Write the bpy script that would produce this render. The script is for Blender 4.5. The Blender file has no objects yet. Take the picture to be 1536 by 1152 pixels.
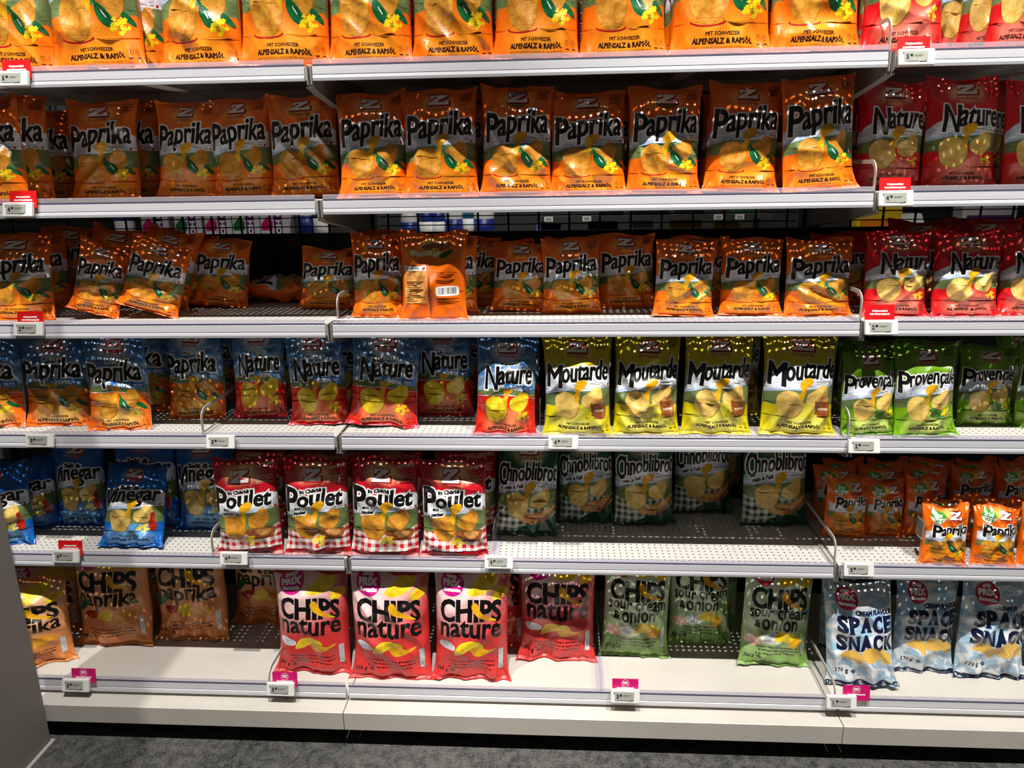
import bpy, math, random
import numpy as np
from mathutils import Vector, Matrix, Euler
from mathutils.geometry import delaunay_2d_cdt

# ------------------------------------------------------------------ camera, world, lights, exposure
S = bpy.context.scene
COL = S.collection
R = math.radians
cam = bpy.data.cameras.new('camera')
cam.sensor_width = 36.0
cam.lens = 26.953
cam.clip_start = 0.05
camo = bpy.data.objects.new('camera', cam)
COL.objects.link(camo)
_r = Vector((0.99810475, 0.05951865, -0.01563455))
_u = Vector((-7.60989590e-04, 0.265982241, 0.963977629))
_f = Vector((-0.06153316, 0.96213875, -0.26552343))
camo.matrix_world = Matrix(((_r.x, _u.x, -_f.x, 0.551545), (_r.y, _u.y, -_f.y, -1.786282),
                            (_r.z, _u.z, -_f.z, 1.488712), (0, 0, 0, 1)))
S.camera = camo

world = bpy.data.worlds.new('store_ambience')
S.world = world
world.use_nodes = True
world.node_tree.nodes['Background'].inputs[0].default_value = (1.0, 0.95, 0.9, 1)
world.node_tree.nodes['Background'].inputs[1].default_value = 0.05

def spot(name, loc, target, power, angle, blend, radius, color=(1.0, 0.965, 0.915)):
    l = bpy.data.lights.new(name, 'SPOT')
    l.energy = power; l.spot_size = R(angle); l.spot_blend = blend
    l.shadow_soft_size = radius; l.color = color
    o = bpy.data.objects.new(name, l); COL.objects.link(o)
    o.location = loc
    o.rotation_euler = (Vector(target) - Vector(loc)).to_track_quat('-Z', 'Y').to_euler()
    return o
# track spots in the store ceiling in front of the shelves
for x, pw in ((-1.20, 610), (0.40, 940), (2.0, 940)):
    spot('ceiling_track_spot', (x, -1.66, 5.2), (x, -0.05, 0.85), pw, 48, 0.5, 0.032)
# lamp of the next aisle, beyond the wire mesh
spot('next_aisle_spot', (0.4, 1.15, 3.0), (0.4, 1.9, 1.25), 70, 100, 0.8, 0.05)

S.view_settings.view_transform = 'Standard'
S.view_settings.look = 'None'
S.view_settings.gamma = 1.0
S.view_settings.use_curve_mapping = False
S.view_settings.exposure = 0.0

# ------------------------------------------------------------------ materials
def srgb(c):
    return tuple((v / 12.92 if v <= 0.04045 else ((v + 0.055) / 1.055) ** 2.4) for v in [q / 255.0 for q in c])
MATS = {}
def newmat(name, rough=0.5, metal=0.0, color=(200, 200, 200), spec=0.5):
    m = bpy.data.materials.new(name); m.use_nodes = True
    b = m.node_tree.nodes['Principled BSDF']
    b.inputs['Base Color'].default_value = (*srgb(color), 1)
    b.inputs['Roughness'].default_value = rough
    b.inputs['Metallic'].default_value = metal
    b.inputs['Specular IOR Level'].default_value = spec
    MATS[name] = m
    return m, m.node_tree, b
def N(t, typ, **kw):
    n = t.nodes.new(typ)
    for k, v in kw.items(): setattr(n, k, v)
    return n
def noise(t, vec, scale, detail=3, rough=0.6):
    n = N(t, 'ShaderNodeTexNoise'); n.inputs['Scale'].default_value = scale
    n.inputs['Detail'].default_value = detail; n.inputs['Roughness'].default_value = rough
    if vec is not None: t.links.new(vec, n.inputs['Vector'])
    return n.outputs['Fac']
def mathn(t, op, a, b=None, c=None, clamp=False):
    n = N(t, 'ShaderNodeMath', operation=op); n.use_clamp = clamp
    for i, v in enumerate((a, b, c)):
        if v is None: continue
        if isinstance(v, (int, float)): n.inputs[i].default_value = v
        else: t.links.new(v, n.inputs[i])
    return n.outputs[0]
def mix(t, fac, a, b):
    n = N(t, 'ShaderNodeMix', data_type='RGBA')
    for s, v in ((0, fac), (6, a), (7, b)):
        if isinstance(v, (int, float)): n.inputs[s].default_value = v
        elif isinstance(v, tuple): n.inputs[s].default_value = (*srgb(v), 1)
        else: t.links.new(v, n.inputs[s])
    return n.outputs[2]
def smooth(t, v, lo, hi):
    n = N(t, 'ShaderNodeMapRange', interpolation_type='SMOOTHSTEP')
    t.links.new(v, n.inputs[0]); n.inputs[1].default_value = lo; n.inputs[2].default_value = hi
    return n.outputs[0]
def objco(t): return N(t, 'ShaderNodeTexCoord').outputs['Object']
def uvco(t): return N(t, 'ShaderNodeTexCoord').outputs['UV']
def scaled(t, vec, s):
    m = N(t, 'ShaderNodeMapping'); m.inputs['Scale'].default_value = s
    t.links.new(vec, m.inputs['Vector']); return m.outputs[0]
def bump(t, b, h, strength, dist=0.002):
    n = N(t, 'ShaderNodeBump'); n.inputs['Strength'].default_value = strength; n.inputs['Distance'].default_value = dist
    t.links.new(h, n.inputs['Height']); t.links.new(n.outputs[0], b.inputs['Normal'])

def solid(name, color, rough=0.5, metal=0.0, vary=0.06, scale=30, spec=0.5):
    m, t, b = newmat(name, rough, metal, color, spec)
    dark = tuple(int(c * (1 - vary)) for c in color)
    t.links.new(mix(t, noise(t, objco(t), scale), color, dark), b.inputs['Base Color'])
    return m
# shelf metals and plastics
solid('white_powder_coat', (202, 199, 192), 0.5, vary=0.05, scale=12)
solid('grey_powder_coat', (150, 146, 140), 0.5, vary=0.06, scale=12)
solid('dark_grey_metal', (70, 68, 66), 0.45)
solid('black_plastic', (14, 14, 15), 0.5)
solid('dark_backing', (40, 39, 38), 0.6)
solid('rail_shadow_line', (92, 94, 116), 0.4)  # blue-grey of the painted shadow line between clear lip and rail
solid('black_wire', (16, 16, 17), 0.4)
solid('tag_white', (236, 235, 230), 0.4, vary=0.02)
solid('tag_ink', (25, 27, 30), 0.5)
solid('tag_screen', (168, 170, 160), 0.25, vary=0.04, scale=80)
solid('card_red', (226, 12, 20), 0.45, vary=0.03)
solid('card_pink', (214, 10, 112), 0.45, vary=0.03)
solid('card_white', (244, 244, 242), 0.5, vary=0.02)
solid('guard_metal', (176, 172, 166), 0.38, vary=0.05)

m, t, b = newmat('rail_strip', 0.34, 0.2, (196, 196, 202), 0.6)
co = objco(t)
streak = noise(t, scaled(t, co, (1.5, 60, 500)), 1.0, 2)
spots_ = smooth(t, noise(t, scaled(t, co, (14, 14, 40)), 1.0, 4), 0.66, 0.74)
c1 = mix(t, streak, (232, 232, 236), (204, 204, 212))
t.links.new(mix(t, mathn(t, 'MULTIPLY', spots_, 0.35), c1, (236, 236, 238)), b.inputs['Base Color'])
b.inputs['Coat Weight'].default_value = 0.6; b.inputs['Coat Roughness'].default_value = 0.12

m, t, b = newmat('clear_plastic', 0.12, 0.0, (235, 232, 240), 0.5)
b.inputs['Alpha'].default_value = 1.0
tr = N(t, 'ShaderNodeBsdfTransparent'); tr.inputs[0].default_value = (0.9, 0.88, 0.93, 1)
ms = N(t, 'ShaderNodeMixShader'); ms.inputs[0].default_value = 0.26
t.links.new(tr.outputs[0], ms.inputs[1]); t.links.new(b.outputs[0], ms.inputs[2])
t.links.new(ms.outputs[0], t.nodes['Material Output'].inputs[0])

m, t, b = newmat('clear_panel', 0.05, 0.0, (225, 230, 228), 0.5)
tr = N(t, 'ShaderNodeBsdfTransparent'); tr.inputs[0].default_value = (0.95, 0.96, 0.955, 1)
ms = N(t, 'ShaderNodeMixShader'); ms.inputs[0].default_value = 0.10
t.links.new(tr.outputs[0], ms.inputs[1]); t.links.new(b.outputs[0], ms.inputs[2])
t.links.new(ms.outputs[0], t.nodes['Material Output'].inputs[0])

m, t, b = newmat('carpet', 0.95, 0.0, (70, 70, 68), 0.1)
co = objco(t)
n1 = noise(t, co, 260, 3, 0.7); n2 = noise(t, co, 40, 4, 0.65); n3 = noise(t, co, 5, 3)
v = mathn(t, 'ADD', mathn(t, 'MULTIPLY', n1, 0.5), mathn(t, 'ADD', mathn(t, 'MULTIPLY', n2, 0.35), mathn(t, 'MULTIPLY', n3, 0.15)))
t.links.new(mix(t, smooth(t, v, 0.36, 0.64), (38, 39, 39), (98, 97, 93)), b.inputs['Base Color'])
bump(t, b, n1, 0.3, 0.001)

m, t, b = newmat('grey_panel', 0.55, 0.0, (140, 136, 128), 0.35)
co = objco(t)
n1 = noise(t, scaled(t, co, (3, 3, 5)), 1.5, 5); sc = smooth(t, noise(t, scaled(t, co, (9, 22, 9)), 1.6, 6, 0.7), 0.62, 0.72)
t.links.new(mix(t, mathn(t, 'MULTIPLY', sc, 0.3), mix(t, n1, (146, 142, 133), (124, 121, 115)), (98, 96, 92)), b.inputs['Base Color'])

m, t, b = newmat('worn_white_laminate', 0.45, 0.0, (214, 208, 198), 0.4)
co = objco(t)
n1 = noise(t, scaled(t, co, (3, 5, 3)), 2, 5); sc = smooth(t, noise(t, scaled(t, co, (14, 30, 14)), 1.3, 6, 0.7), 0.6, 0.72)
t.links.new(mix(t, mathn(t, 'MULTIPLY', sc, 0.28), mix(t, n1, (206, 201, 192), (186, 180, 170)), (164, 156, 146)), b.inputs['Base Color'])

# ------------------------------------------------------------------ mesh helpers
class MB:
    def __init__(self): self.v = []; self.f = []; self.m = []
    def face(self, pts, m=0):
        k = len(self.v); self.v += [tuple(p) for p in pts]; self.f.append(tuple(range(k, k + len(pts)))); self.m.append(m)
    def box(self, x0, x1, y0, y1, z0, z1, m=0):
        k = len(self.v)
        self.v += [(x, y, z) for z in (z0, z1) for y in (y0, y1) for x in (x0, x1)]
        for q in ((0, 2, 3, 1), (4, 5, 7, 6), (0, 1, 5, 4), (2, 6, 7, 3), (0, 4, 6, 2), (1, 3, 7, 5)):
            self.f.append(tuple(k + i for i in q)); self.m.append(m)
    def extrude_x(self, prof, x0, x1, m=0, caps=True):
        k = len(self.v); n = len(prof)
        self.v += [(x0, y, z) for y, z in prof] + [(x1, y, z) for y, z in prof]
        for i in range(n):
            j = (i + 1) % n
            self.f.append((k + i, k + j, k + n + j, k + n + i)); self.m.append(m)
        if caps:
            self.f.append(tuple(k + i for i in range(n - 1, -1, -1))); self.m.append(m)
            self.f.append(tuple(k + n + i for i in range(n))); self.m.append(m)
    def bar(self, p, q, r, n=6, m=0):
        p = Vector(p); q = Vector(q); d = (q - p).normalized()
        a = d.orthogonal().normalized(); c = d.cross(a); k = len(self.v)
        for e in (p, q):
            for i in range(n):
                w = 2 * math.pi * i / n
                self.v.append(tuple(e + r * (math.cos(w) * a + math.sin(w) * c)))
        for i in range(n):
            j = (i + 1) % n
            self.f.append((k + i, k + j, k + n + j, k + n + i)); self.m.append(m)
        self.f.append(tuple(k + i for i in range(n - 1, -1, -1))); self.m.append(m)
        self.f.append(tuple(k + n + i for i in range(n))); self.m.append(m)
    def lathe(self, prof, cx, cy, n=20, m=0):
        k = len(self.v)
        for r_, z in prof:
            for i in range(n):
                w = 2 * math.pi * i / n; self.v.append((cx + r_ * math.cos(w), cy + r_ * math.sin(w), z))
        for a in range(len(prof) - 1):
            for i in range(n):
                j = (i + 1) % n
                self.f.append((k + a * n + i, k + a * n + j, k + (a + 1) * n + j, k + (a + 1) * n + i)); self.m.append(m)
        self.f.append(tuple(k + i for i in range(n - 1, -1, -1))); self.m.append(m)
        e = k + (len(prof) - 1) * n; self.f.append(tuple(e + i for i in range(n))); self.m.append(m)
    def mesh(self, name, mats, bevel=0.0, smooth_=False):
        me = bpy.data.meshes.new(name); me.from_pydata(self.v, [], self.f)
        for mm in ([mats] if isinstance(mats, str) else mats): me.materials.append(MATS[mm])
        me.polygons.foreach_set('material_index', self.m)
        if smooth_: me.polygons.foreach_set('use_smooth', [True] * len(self.f))
        me.update(); return me
    def obj(self, name, mats, parent=None, loc=(0, 0, 0), bevel=0.0, smooth_=False):
        o = bpy.data.objects.new(name, self.mesh(name, mats, smooth_=smooth_)); COL.objects.link(o)
        o.location = loc
        if parent: o.parent = parent
        if bevel:
            bv = o.modifiers.new('bevel', 'BEVEL'); bv.width = bevel; bv.segments = 2; bv.limit_method = 'ANGLE'
        return o
def tag(o, label=None, cat=None, group=None, kind=None):
    if label: o['label'] = label
    if cat: o['category'] = cat
    if group: o['group'] = group
    if kind: o['kind'] = kind
    return o
def empty(name, loc, rot=(0, 0, 0)):
    o = bpy.data.objects.new(name, None); o.empty_display_size = 0.05; COL.objects.link(o)
    o.location = loc; o.rotation_euler = rot; return o
def copy_tree(o, parent=None):
    c = o.copy(); COL.objects.link(c)
    if parent: c.parent = parent
    for ch in list(o.children): copy_tree(ch, c)
    return c

# ------------------------------------------------------------------ lettering: glyph outlines as closed loops
_glyph = {}
def glyphs(s, res=2):
    if (s, res) in _glyph: return _glyph[(s, res)]
    c = bpy.data.curves.new('lettering', 'FONT'); c.body = s; c.fill_mode = 'NONE'; c.resolution_u = res; c.size = 1
    o = bpy.data.objects.new('lettering', c); COL.objects.link(o)
    me = o.evaluated_get(bpy.context.evaluated_depsgraph_get()).to_mesh()
    P = [(v.co.x, v.co.y) for v in me.vertices]
    loops = []; cur = []
    for e in me.edges:
        a, b_ = e.vertices
        if not cur: cur = [a]
        if b_ == cur[0]:
            loops.append(np.array([P[i] for i in cur])); cur = []
        else: cur.append(b_)
    o.evaluated_get(bpy.context.evaluated_depsgraph_get()).to_mesh_clear()
    bpy.data.objects.remove(o); bpy.data.curves.remove(c)
    _glyph[(s, res)] = loops
    return loops
def clean(l):
    k = [i for i in range(len(l)) if np.hypot(*(l[i] - l[i - 1])) > 1e-4]
    return l[k]
def offs(l, d):
    l = clean(l)
    if d == 0 or len(l) < 3: return l
    e = np.roll(l, -1, 0) - l; e /= np.maximum(np.hypot(e[:, 0], e[:, 1]), 1e-9)[:, None]
    n = np.stack([e[:, 1], -e[:, 0]], 1); n0 = np.roll(n, 1, 0)
    m_ = n + n0; den = 1 + (n * n0).sum(1)
    m_ = m_ / np.maximum(den, 0.45)[:, None]
    return l + d * m_
def text(s, x0, x1, y, cap, bold=0.0, shear=0.0, slope=0.0, arc=0.0, res=2, jig=None, fx=None):
    """loops of s between x0 and x1 on baseline y; cap = capital height"""
    L = glyphs(s, res)
    A = np.concatenate(L); gx0, gx1 = A[:, 0].min(), A[:, 0].max()
    sx = (x1 - x0 - 2 * bold) / (gx1 - gx0); sy = (cap - 2 * bold) / 0.682
    out = []
    for l in L:
        q = np.stack([(l[:, 0] - gx0) * sx + x0 + bold, l[:, 1] * sy + bold], 1)
        q = offs(q, bold)
        if jig is not None:
            cx = q[:, 0].mean()
            q = q + np.stack([0 * q[:, 0], jig * np.sin(cx * 1.7 + 0.6) * np.ones(len(q))], 1)
        q[:, 0] += shear * q[:, 1]
        u = (q[:, 0] - (x0 + x1) / 2) / max((x1 - x0) / 2, 1e-6)
        if fx is not None: q[:, 1] = q[:, 1] * fx(u)
        q[:, 1] += y + slope * (q[:, 0] - x0) + arc * (1 - u * u)
        out.append(q)
    return out
def grow(loops, d): return [offs(l, d) for l in loops]
def shift(loops, dx, dy): return [l + np.array([dx, dy]) for l in loops]
def ell(cx, cy, rx, ry, rot=0, n=26, wob=0.0, ph=0.0):
    w = np.linspace(0, 2 * np.pi, n, endpoint=False)
    k = 1 + wob * (np.sin(3 * w + ph) + 0.7 * np.sin(5 * w + 2 * ph))
    x, y = rx * k * np.cos(w), ry * k * np.sin(w); c, s = math.cos(R(rot)), math.sin(R(rot))
    return [np.stack([cx + c * x - s * y, cy + s * x + c * y], 1)]
def poly(*pts):
    p = np.array(pts, float)
    a = (p[:, 0] * np.roll(p[:, 1], -1) - np.roll(p[:, 0], -1) * p[:, 1]).sum()
    return [p if a > 0 else p[::-1]]
def spline(pts, n=5):
    p = np.array(pts, float); out = []
    for i in range(len(p)):
        a, b_, c, d = p[i - 1], p[i], p[(i + 1) % len(p)], p[(i + 2) % len(p)]
        for k in range(n):
            u = k / n
            out.append(0.5 * ((2 * b_) + (c - a) * u + (2 * a - 5 * b_ + 4 * c - d) * u * u + (3 * b_ - a - 3 * c + d) * u ** 3))
    return poly(*out)
def rect(x0, y0, x1, y1): return poly((x0, y0), (x1, y0), (x1, y1), (x0, y1))
def inside(P, loops):
    w = np.zeros(len(P), int)
    for l in loops:
        lo, hi = l.min(0), l.max(0)
        s = np.where((P[:, 0] <= hi[0]) & (P[:, 1] >= lo[1]) & (P[:, 1] <= hi[1]))[0]
        if not len(s): continue
        q = P[s]; a = l; b_ = np.roll(l, -1, 0)
        up = (a[None, :, 1] <= q[:, 1:2]) & (b_[None, :, 1] > q[:, 1:2])
        dn = (a[None, :, 1] > q[:, 1:2]) & (b_[None, :, 1] <= q[:, 1:2])
        cr = (b_[:, 0] - a[:, 0])[None] * (q[:, 1:2] - a[None, :, 1]) - (q[:, 0:1] - a[None, :, 0]) * (b_[:, 1] - a[:, 1])[None]
        w[s] += (up & (cr > 0)).sum(1) - (dn & (cr < 0)).sum(1)
    return w != 0
def fill(loops, eps=1e-5):
    vs = []; es = []
    for l in loops:
        k = len(vs); vs += [Vector(p) for p in l]; es += [(k + i, k + (i + 1) % len(l)) for i in range(len(l))]
    r_ = delaunay_2d_cdt(vs, es, [], 0, eps)
    V2 = np.array([(v.x, v.y) for v in r_[0]]); T3 = np.array([f for f in r_[2] if len(f) == 3])
    return V2, T3[inside(V2[T3].mean(1), loops)]
def flat_print(name, loops, mat, parent, y, eps=1e-6, to3=None):
    """printed letters as a flat mesh facing -y (to3 maps x,z of the print to the place)"""
    V2, T3 = fill(loops, eps)
    me = bpy.data.meshes.new(name)
    me.from_pydata([(p[0], y, p[1]) for p in V2], [], [tuple(int(i) for i in f) for f in T3])
    me.materials.append(MATS[mat]); me.update()
    o = bpy.data.objects.new(name, me); COL.objects.link(o); o.parent = parent
    return o

# ------------------------------------------------------------------ printed film materials (pattern lives in the print's own UV)
HART = 155.0
def pmat(name, color, rough=0.33, fn=None, crimp=False):
    m, t, b = newmat(name, rough, 0.0, color, 0.5)
    uv = scaled(t, uvco(t), (1, 1.55, 1))
    if fn:
        c = fn(t, uv)
        t.links.new(c, b.inputs['Base Color'])
    h = noise(t, uv, 26, 3, 0.55)
    if crimp:
        w = N(t, 'ShaderNodeTexWave', bands_direction='Y'); w.inputs['Scale'].default_value = 16
        t.links.new(uv, w.inputs['Vector']); bump(t, b, w.outputs['Fac'], 0.5, 0.0012)
    else: bump(t, b, h, 0.22, 0.002)
    b.inputs['Coat Weight'].default_value = 0.25; b.inputs['Coat Roughness'].default_value = 0.2
    return m
def dist(t, uv, cx, cy, ax=1.0, ay=1.0):
    """distance from a print point (art units) along scaled axes"""
    s = N(t, 'ShaderNodeSeparateXYZ'); t.links.new(uv, s.inputs[0])
    dx = mathn(t, 'MULTIPLY', mathn(t, 'SUBTRACT', s.outputs[0], cx / 100 + 0.5), ax)
    dy = mathn(t, 'MULTIPLY', mathn(t, 'SUBTRACT', s.outputs[1], cy / 100), ay)
    return mathn(t, 'SQRT', mathn(t, 'ADD', mathn(t, 'MULTIPLY', dx, dx), mathn(t, 'MULTIPLY', dy, dy)))
def fxy(t, uv):
    s = N(t, 'ShaderNodeSeparateXYZ'); t.links.new(uv, s.inputs[0]); return s.outputs[0], s.outputs[1]

def halo_film(base, halo, r=0.24):
    def fn(t, uv):
        d = dist(t, uv, 0, 133, 0.8, 1.2)
        d = mathn(t, 'ADD', d, mathn(t, 'MULTIPLY', mathn(t, 'SUBTRACT', noise(t, uv, 9), 0.5), 0.12))
        return mix(t, smooth(t, d, 0.03, r), halo, base)
    return fn
def sky_fn(t, uv):
    x, y = fxy(t, uv)
    c = smooth(t, mathn(t, 'ADD', mathn(t, 'MULTIPLY', noise(t, scaled(t, uv, (1, 2.4, 1)), 5, 4), 0.6), mathn(t, 'MULTIPLY', y, -0.12)), 0.12, 0.30)
    return mix(t, c, (238, 241, 246), (158, 182, 214))
def bluesky_fn(t, uv):
    x, y = fxy(t, uv)
    c = smooth(t, mathn(t, 'ADD', noise(t, scaled(t, uv, (1, 2, 1)), 4, 5), mathn(t, 'MULTIPLY', y, 0.35)), 0.72, 0.98)
    d = dist(t, uv, 0, 133, 0.8, 1.2)
    return mix(t, smooth(t, d, 0.05, 0.26), (226, 234, 242), mix(t, c, (150, 184, 218), (46, 104, 160)))
def hill_fn(t, uv):
    x, y = fxy(t, uv)
    w = N(t, 'ShaderNodeTexWave', bands_direction='DIAGONAL'); w.inputs['Scale'].default_value = 14
    w.inputs['Distortion'].default_value = 2.5; w.inputs['Detail'].default_value = 2
    t.links.new(scaled(t, uv, (0.8, 2.2, 1)), w.inputs['Vector'])
    n = noise(t, uv, 26, 4)
    c = mix(t, mathn(t, 'MULTIPLY', w.outputs['Fac'], 0.75), (58, 88, 50), (150, 162, 96))
    return mix(t, smooth(t, n, 0.45, 0.7), c, (104, 122, 76))
def mound_fn(base, light, powder=None):
    def fn(t, uv):
        d = dist(t, uv, 2, 22, 0.8, 1.1)
        n = noise(t, uv, 6, 3)
        c = mix(t, smooth(t, mathn(t, 'ADD', d, mathn(t, 'MULTIPLY', mathn(t, 'SUBTRACT', n, 0.5), 0.16)), 0.12, 0.38), light, base)
        if powder:
            g = smooth(t, noise(t, uv, 130, 2, 0.8), 0.5, 0.62)
            ring = smooth(t, dist(t, uv, -2, 42, 0.75, 1.9), 0.30, 0.10)
            c = mix(t, mathn(t, 'MULTIPLY', g, ring), c, powder)
        return c
    return fn
def chip_fn(a, b_, sp, amt=0.6):
    def fn(t, uv):
        c = mix(t, smooth(t, noise(t, uv, 14, 4), 0.35, 0.68), a, b_)
        return mix(t, mathn(t, 'MULTIPLY', smooth(t, noise(t, uv, 70, 3, 0.7), 0.55, 0.72), amt), c, sp)
    return fn
def check_fn(a, b_, n, bg):
    def fn(t, uv):
        v = scaled(t, uv, (n, n, 1)); x, y = fxy(t, v)
        sx = mathn(t, 'GREATER_THAN', mathn(t, 'FRACT', x), 0.5); sy = mathn(t, 'GREATER_THAN', mathn(t, 'FRACT', y), 0.5)
        return mix(t, mathn(t, 'MULTIPLY', mathn(t, 'ADD', sx, sy), 0.5), a, b_)
    return fn
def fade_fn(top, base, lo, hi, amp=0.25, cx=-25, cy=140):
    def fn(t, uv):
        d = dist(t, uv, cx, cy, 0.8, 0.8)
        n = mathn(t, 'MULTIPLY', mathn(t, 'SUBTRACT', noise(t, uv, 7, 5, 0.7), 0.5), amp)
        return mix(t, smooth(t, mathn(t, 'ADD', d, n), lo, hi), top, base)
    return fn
def band_fn(a, b_, scale):
    def fn(t, uv):
        n = noise(t, scaled(t, uv, (1, 1.6, 1)), scale, 2)
        return mix(t, smooth(t, n, 0.47, 0.53), a, b_)
    return fn
def ridge_fn(a, b_):
    def fn(t, uv):
        w = N(t, 'ShaderNodeTexWave', bands_direction='DIAGONAL'); w.inputs['Scale'].default_value = 14; w.inputs['Distortion'].default_value = 1.5
        t.links.new(uv, w.inputs['Vector']); return mix(t, w.outputs['Fac'], a, b_)
    return fn

ORANGE = (238, 106, 6); RED = (206, 16, 26)
pmat('film_orange', ORANGE, 0.33, halo_film(ORANGE, (250, 200, 96)))
pmat('film_red', RED, 0.33, halo_film(RED, (240, 214, 170)))
pmat('film_crimson', (196, 18, 36), 0.33, halo_film((196, 18, 36), (246, 220, 160), 0.28))
pmat('film_blue', (10, 96, 178), 0.33, halo_film((10, 96, 178), (120, 180, 226), 0.2))
pmat('film_yellow', (206, 188, 6), 0.33, halo_film((206, 188, 6), (240, 234, 150), 0.2))
pmat('film_lime', (104, 150, 18), 0.33, halo_film((104, 150, 18), (176, 200, 110), 0.2))
pmat('film_forest', (8, 74, 44), 0.33, halo_film((8, 74, 44), (206, 200, 150), 0.27))
pmat('film_bluesky', (60, 120, 176), 0.33, bluesky_fn)
pmat('sky', (225, 230, 238), 0.33, sky_fn)
pmat('hill', (80, 110, 50), 0.33, hill_fn)
pmat('mound_orange', (244, 108, 8), 0.33, mound_fn((244, 112, 6), (248, 150, 30), (146, 40, 8)))
pmat('mound_light_orange', (244, 108, 8), 0.33, mound_fn((242, 106, 4), (248, 192, 100), (170, 60, 10)))
pmat('mound_red', (220, 30, 34), 0.33, mound_fn((212, 18, 24), (236, 120, 100)))
pmat('mound_light_red', (220, 30, 34), 0.33, mound_fn((220, 30, 12), (240, 128, 80)))
pmat('mound_yellow', (214, 200, 20), 0.33, mound_fn((206, 190, 8), (226, 218, 96)))
pmat('mound_lime', (120, 170, 30), 0.33, mound_fn((118, 168, 22), (196, 214, 110)))
pmat('mound_blue', (16, 110, 200), 0.33, mound_fn((10, 100, 190), (110, 170, 220)))
pmat('check_red', (220, 60, 60), 0.33, check_fn((240, 236, 230), (196, 20, 34), 9, None))
pmat('check_green', (90, 120, 80), 0.33, check_fn((226, 230, 214), (24, 70, 42), 9, None))
pmat('chip_spiced', (226, 160, 50), 0.35, chip_fn((216, 156, 52), (190, 116, 28), (154, 72, 14)))
pmat('chip_plain', (238, 205, 100), 0.35, chip_fn((234, 202, 116), (214, 172, 76), (206, 150, 50), 0.4))
pmat('chip_curl', (230, 170, 20), 0.35, chip_fn((234, 178, 24), (216, 150, 14), (180, 110, 10), 0.4))
pmat('chip_rim', (176, 110, 20), 0.35)
pmat('chip_lemon', (236, 208, 30), 0.35, chip_fn((240, 214, 50), (224, 184, 10), (214, 160, 10), 0.3))
pmat('chip_ridged', (232, 190, 90), 0.35, ridge_fn((240, 206, 112), (206, 150, 44)))
pmat('pepper_green', (10, 96, 52), 0.3, chip_fn((14, 108, 58), (6, 74, 40), (40, 140, 80), 0.3))
pmat('leaf_green', (70, 120, 50), 0.35, chip_fn((90, 140, 60), (40, 90, 40), (150, 180, 90), 0.5))
pmat('blossom', (246, 220, 20), 0.35)
pmat('stalk', (110, 116, 20), 0.35)
pmat('brown_print', (142, 78, 36), 0.35, chip_fn((160, 92, 44), (116, 56, 24), (206, 150, 96), 0.5))
pmat('bread_print', (214, 150, 80), 0.35, chip_fn((226, 166, 92), (190, 120, 56), (240, 200, 140), 0.5))
pmat('vinegar_print', (176, 28, 16), 0.3, chip_fn((190, 40, 20), (130, 14, 10), (240, 150, 90), 0.3))
pmat('black_print', (10, 9, 10), 0.33)
pmat('white_print', (240, 240, 238), 0.33)
pmat('red_print', (176, 14, 26), 0.33)
pmat('dark_print', (46, 22, 12), 0.33)
pmat('navy_print', (14, 22, 58), 0.33)
pmat('magenta_print', (206, 16, 132), 0.33)
pmat('rose_print', (190, 18, 62), 0.33)
pmat('cream_print', (236, 226, 190), 0.33)
pmat('ribbon_blue', (36, 122, 200), 0.33)
pmat('new_blue', (30, 84, 170), 0.33)
pmat('promo_green', (70, 170, 52), 0.33)
pmat('back_grey', (120, 118, 112), 0.35)
pmat('grey_print', (196, 198, 196), 0.33, band_fn((228, 229, 226), (150, 152, 150), 60))
pmat('salt_print', (220, 226, 232), 0.35, chip_fn((232, 236, 240), (176, 190, 204), (150, 160, 176), 0.4))
pmat('onion_print', (226, 196, 176), 0.35, chip_fn((238, 220, 206), (214, 150, 120), (190, 110, 80), 0.3))
pmat('dip_print', (236, 238, 226), 0.35)
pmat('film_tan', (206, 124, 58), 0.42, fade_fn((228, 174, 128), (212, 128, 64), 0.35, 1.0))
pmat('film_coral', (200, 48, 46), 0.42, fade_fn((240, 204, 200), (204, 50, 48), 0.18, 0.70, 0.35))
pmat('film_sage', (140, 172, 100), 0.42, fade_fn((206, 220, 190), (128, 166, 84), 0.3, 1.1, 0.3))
pmat('film_pale', (176, 206, 224), 0.40, band_fn((224, 230, 234), (158, 196, 220), 3.2))
pmat('film_silver', (190, 194, 198), 0.36, band_fn((206, 210, 213), (150, 176, 196), 4.5))
pmat('back_picture', (240, 170, 40), 0.35, mound_fn((238, 120, 10), (250, 205, 80)))
pmat('back_panel_print', (236, 150, 40), 0.35, chip_fn((244, 190, 110), (230, 130, 30), (150, 70, 10), 0.5))
for nm, c in (('orange', ORANGE), ('red', RED), ('crimson', (150, 12, 28)), ('blue', (8, 84, 160)), ('yellow', (196, 178, 4)), ('lime', (96, 146, 16)),
              ('forest', (8, 66, 40)), ('bluesky', (52, 110, 166)), ('tan', (212, 130, 66)), ('coral', (204, 52, 50)), ('sage', (128, 162, 84)),
              ('navy', (12, 20, 50)), ('palesky', (190, 206, 216)), ('check', (200, 120, 116)), ('darkgreen', (20, 60, 40))):
    pmat('seal_' + nm, c, 0.36, None, True)

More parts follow.
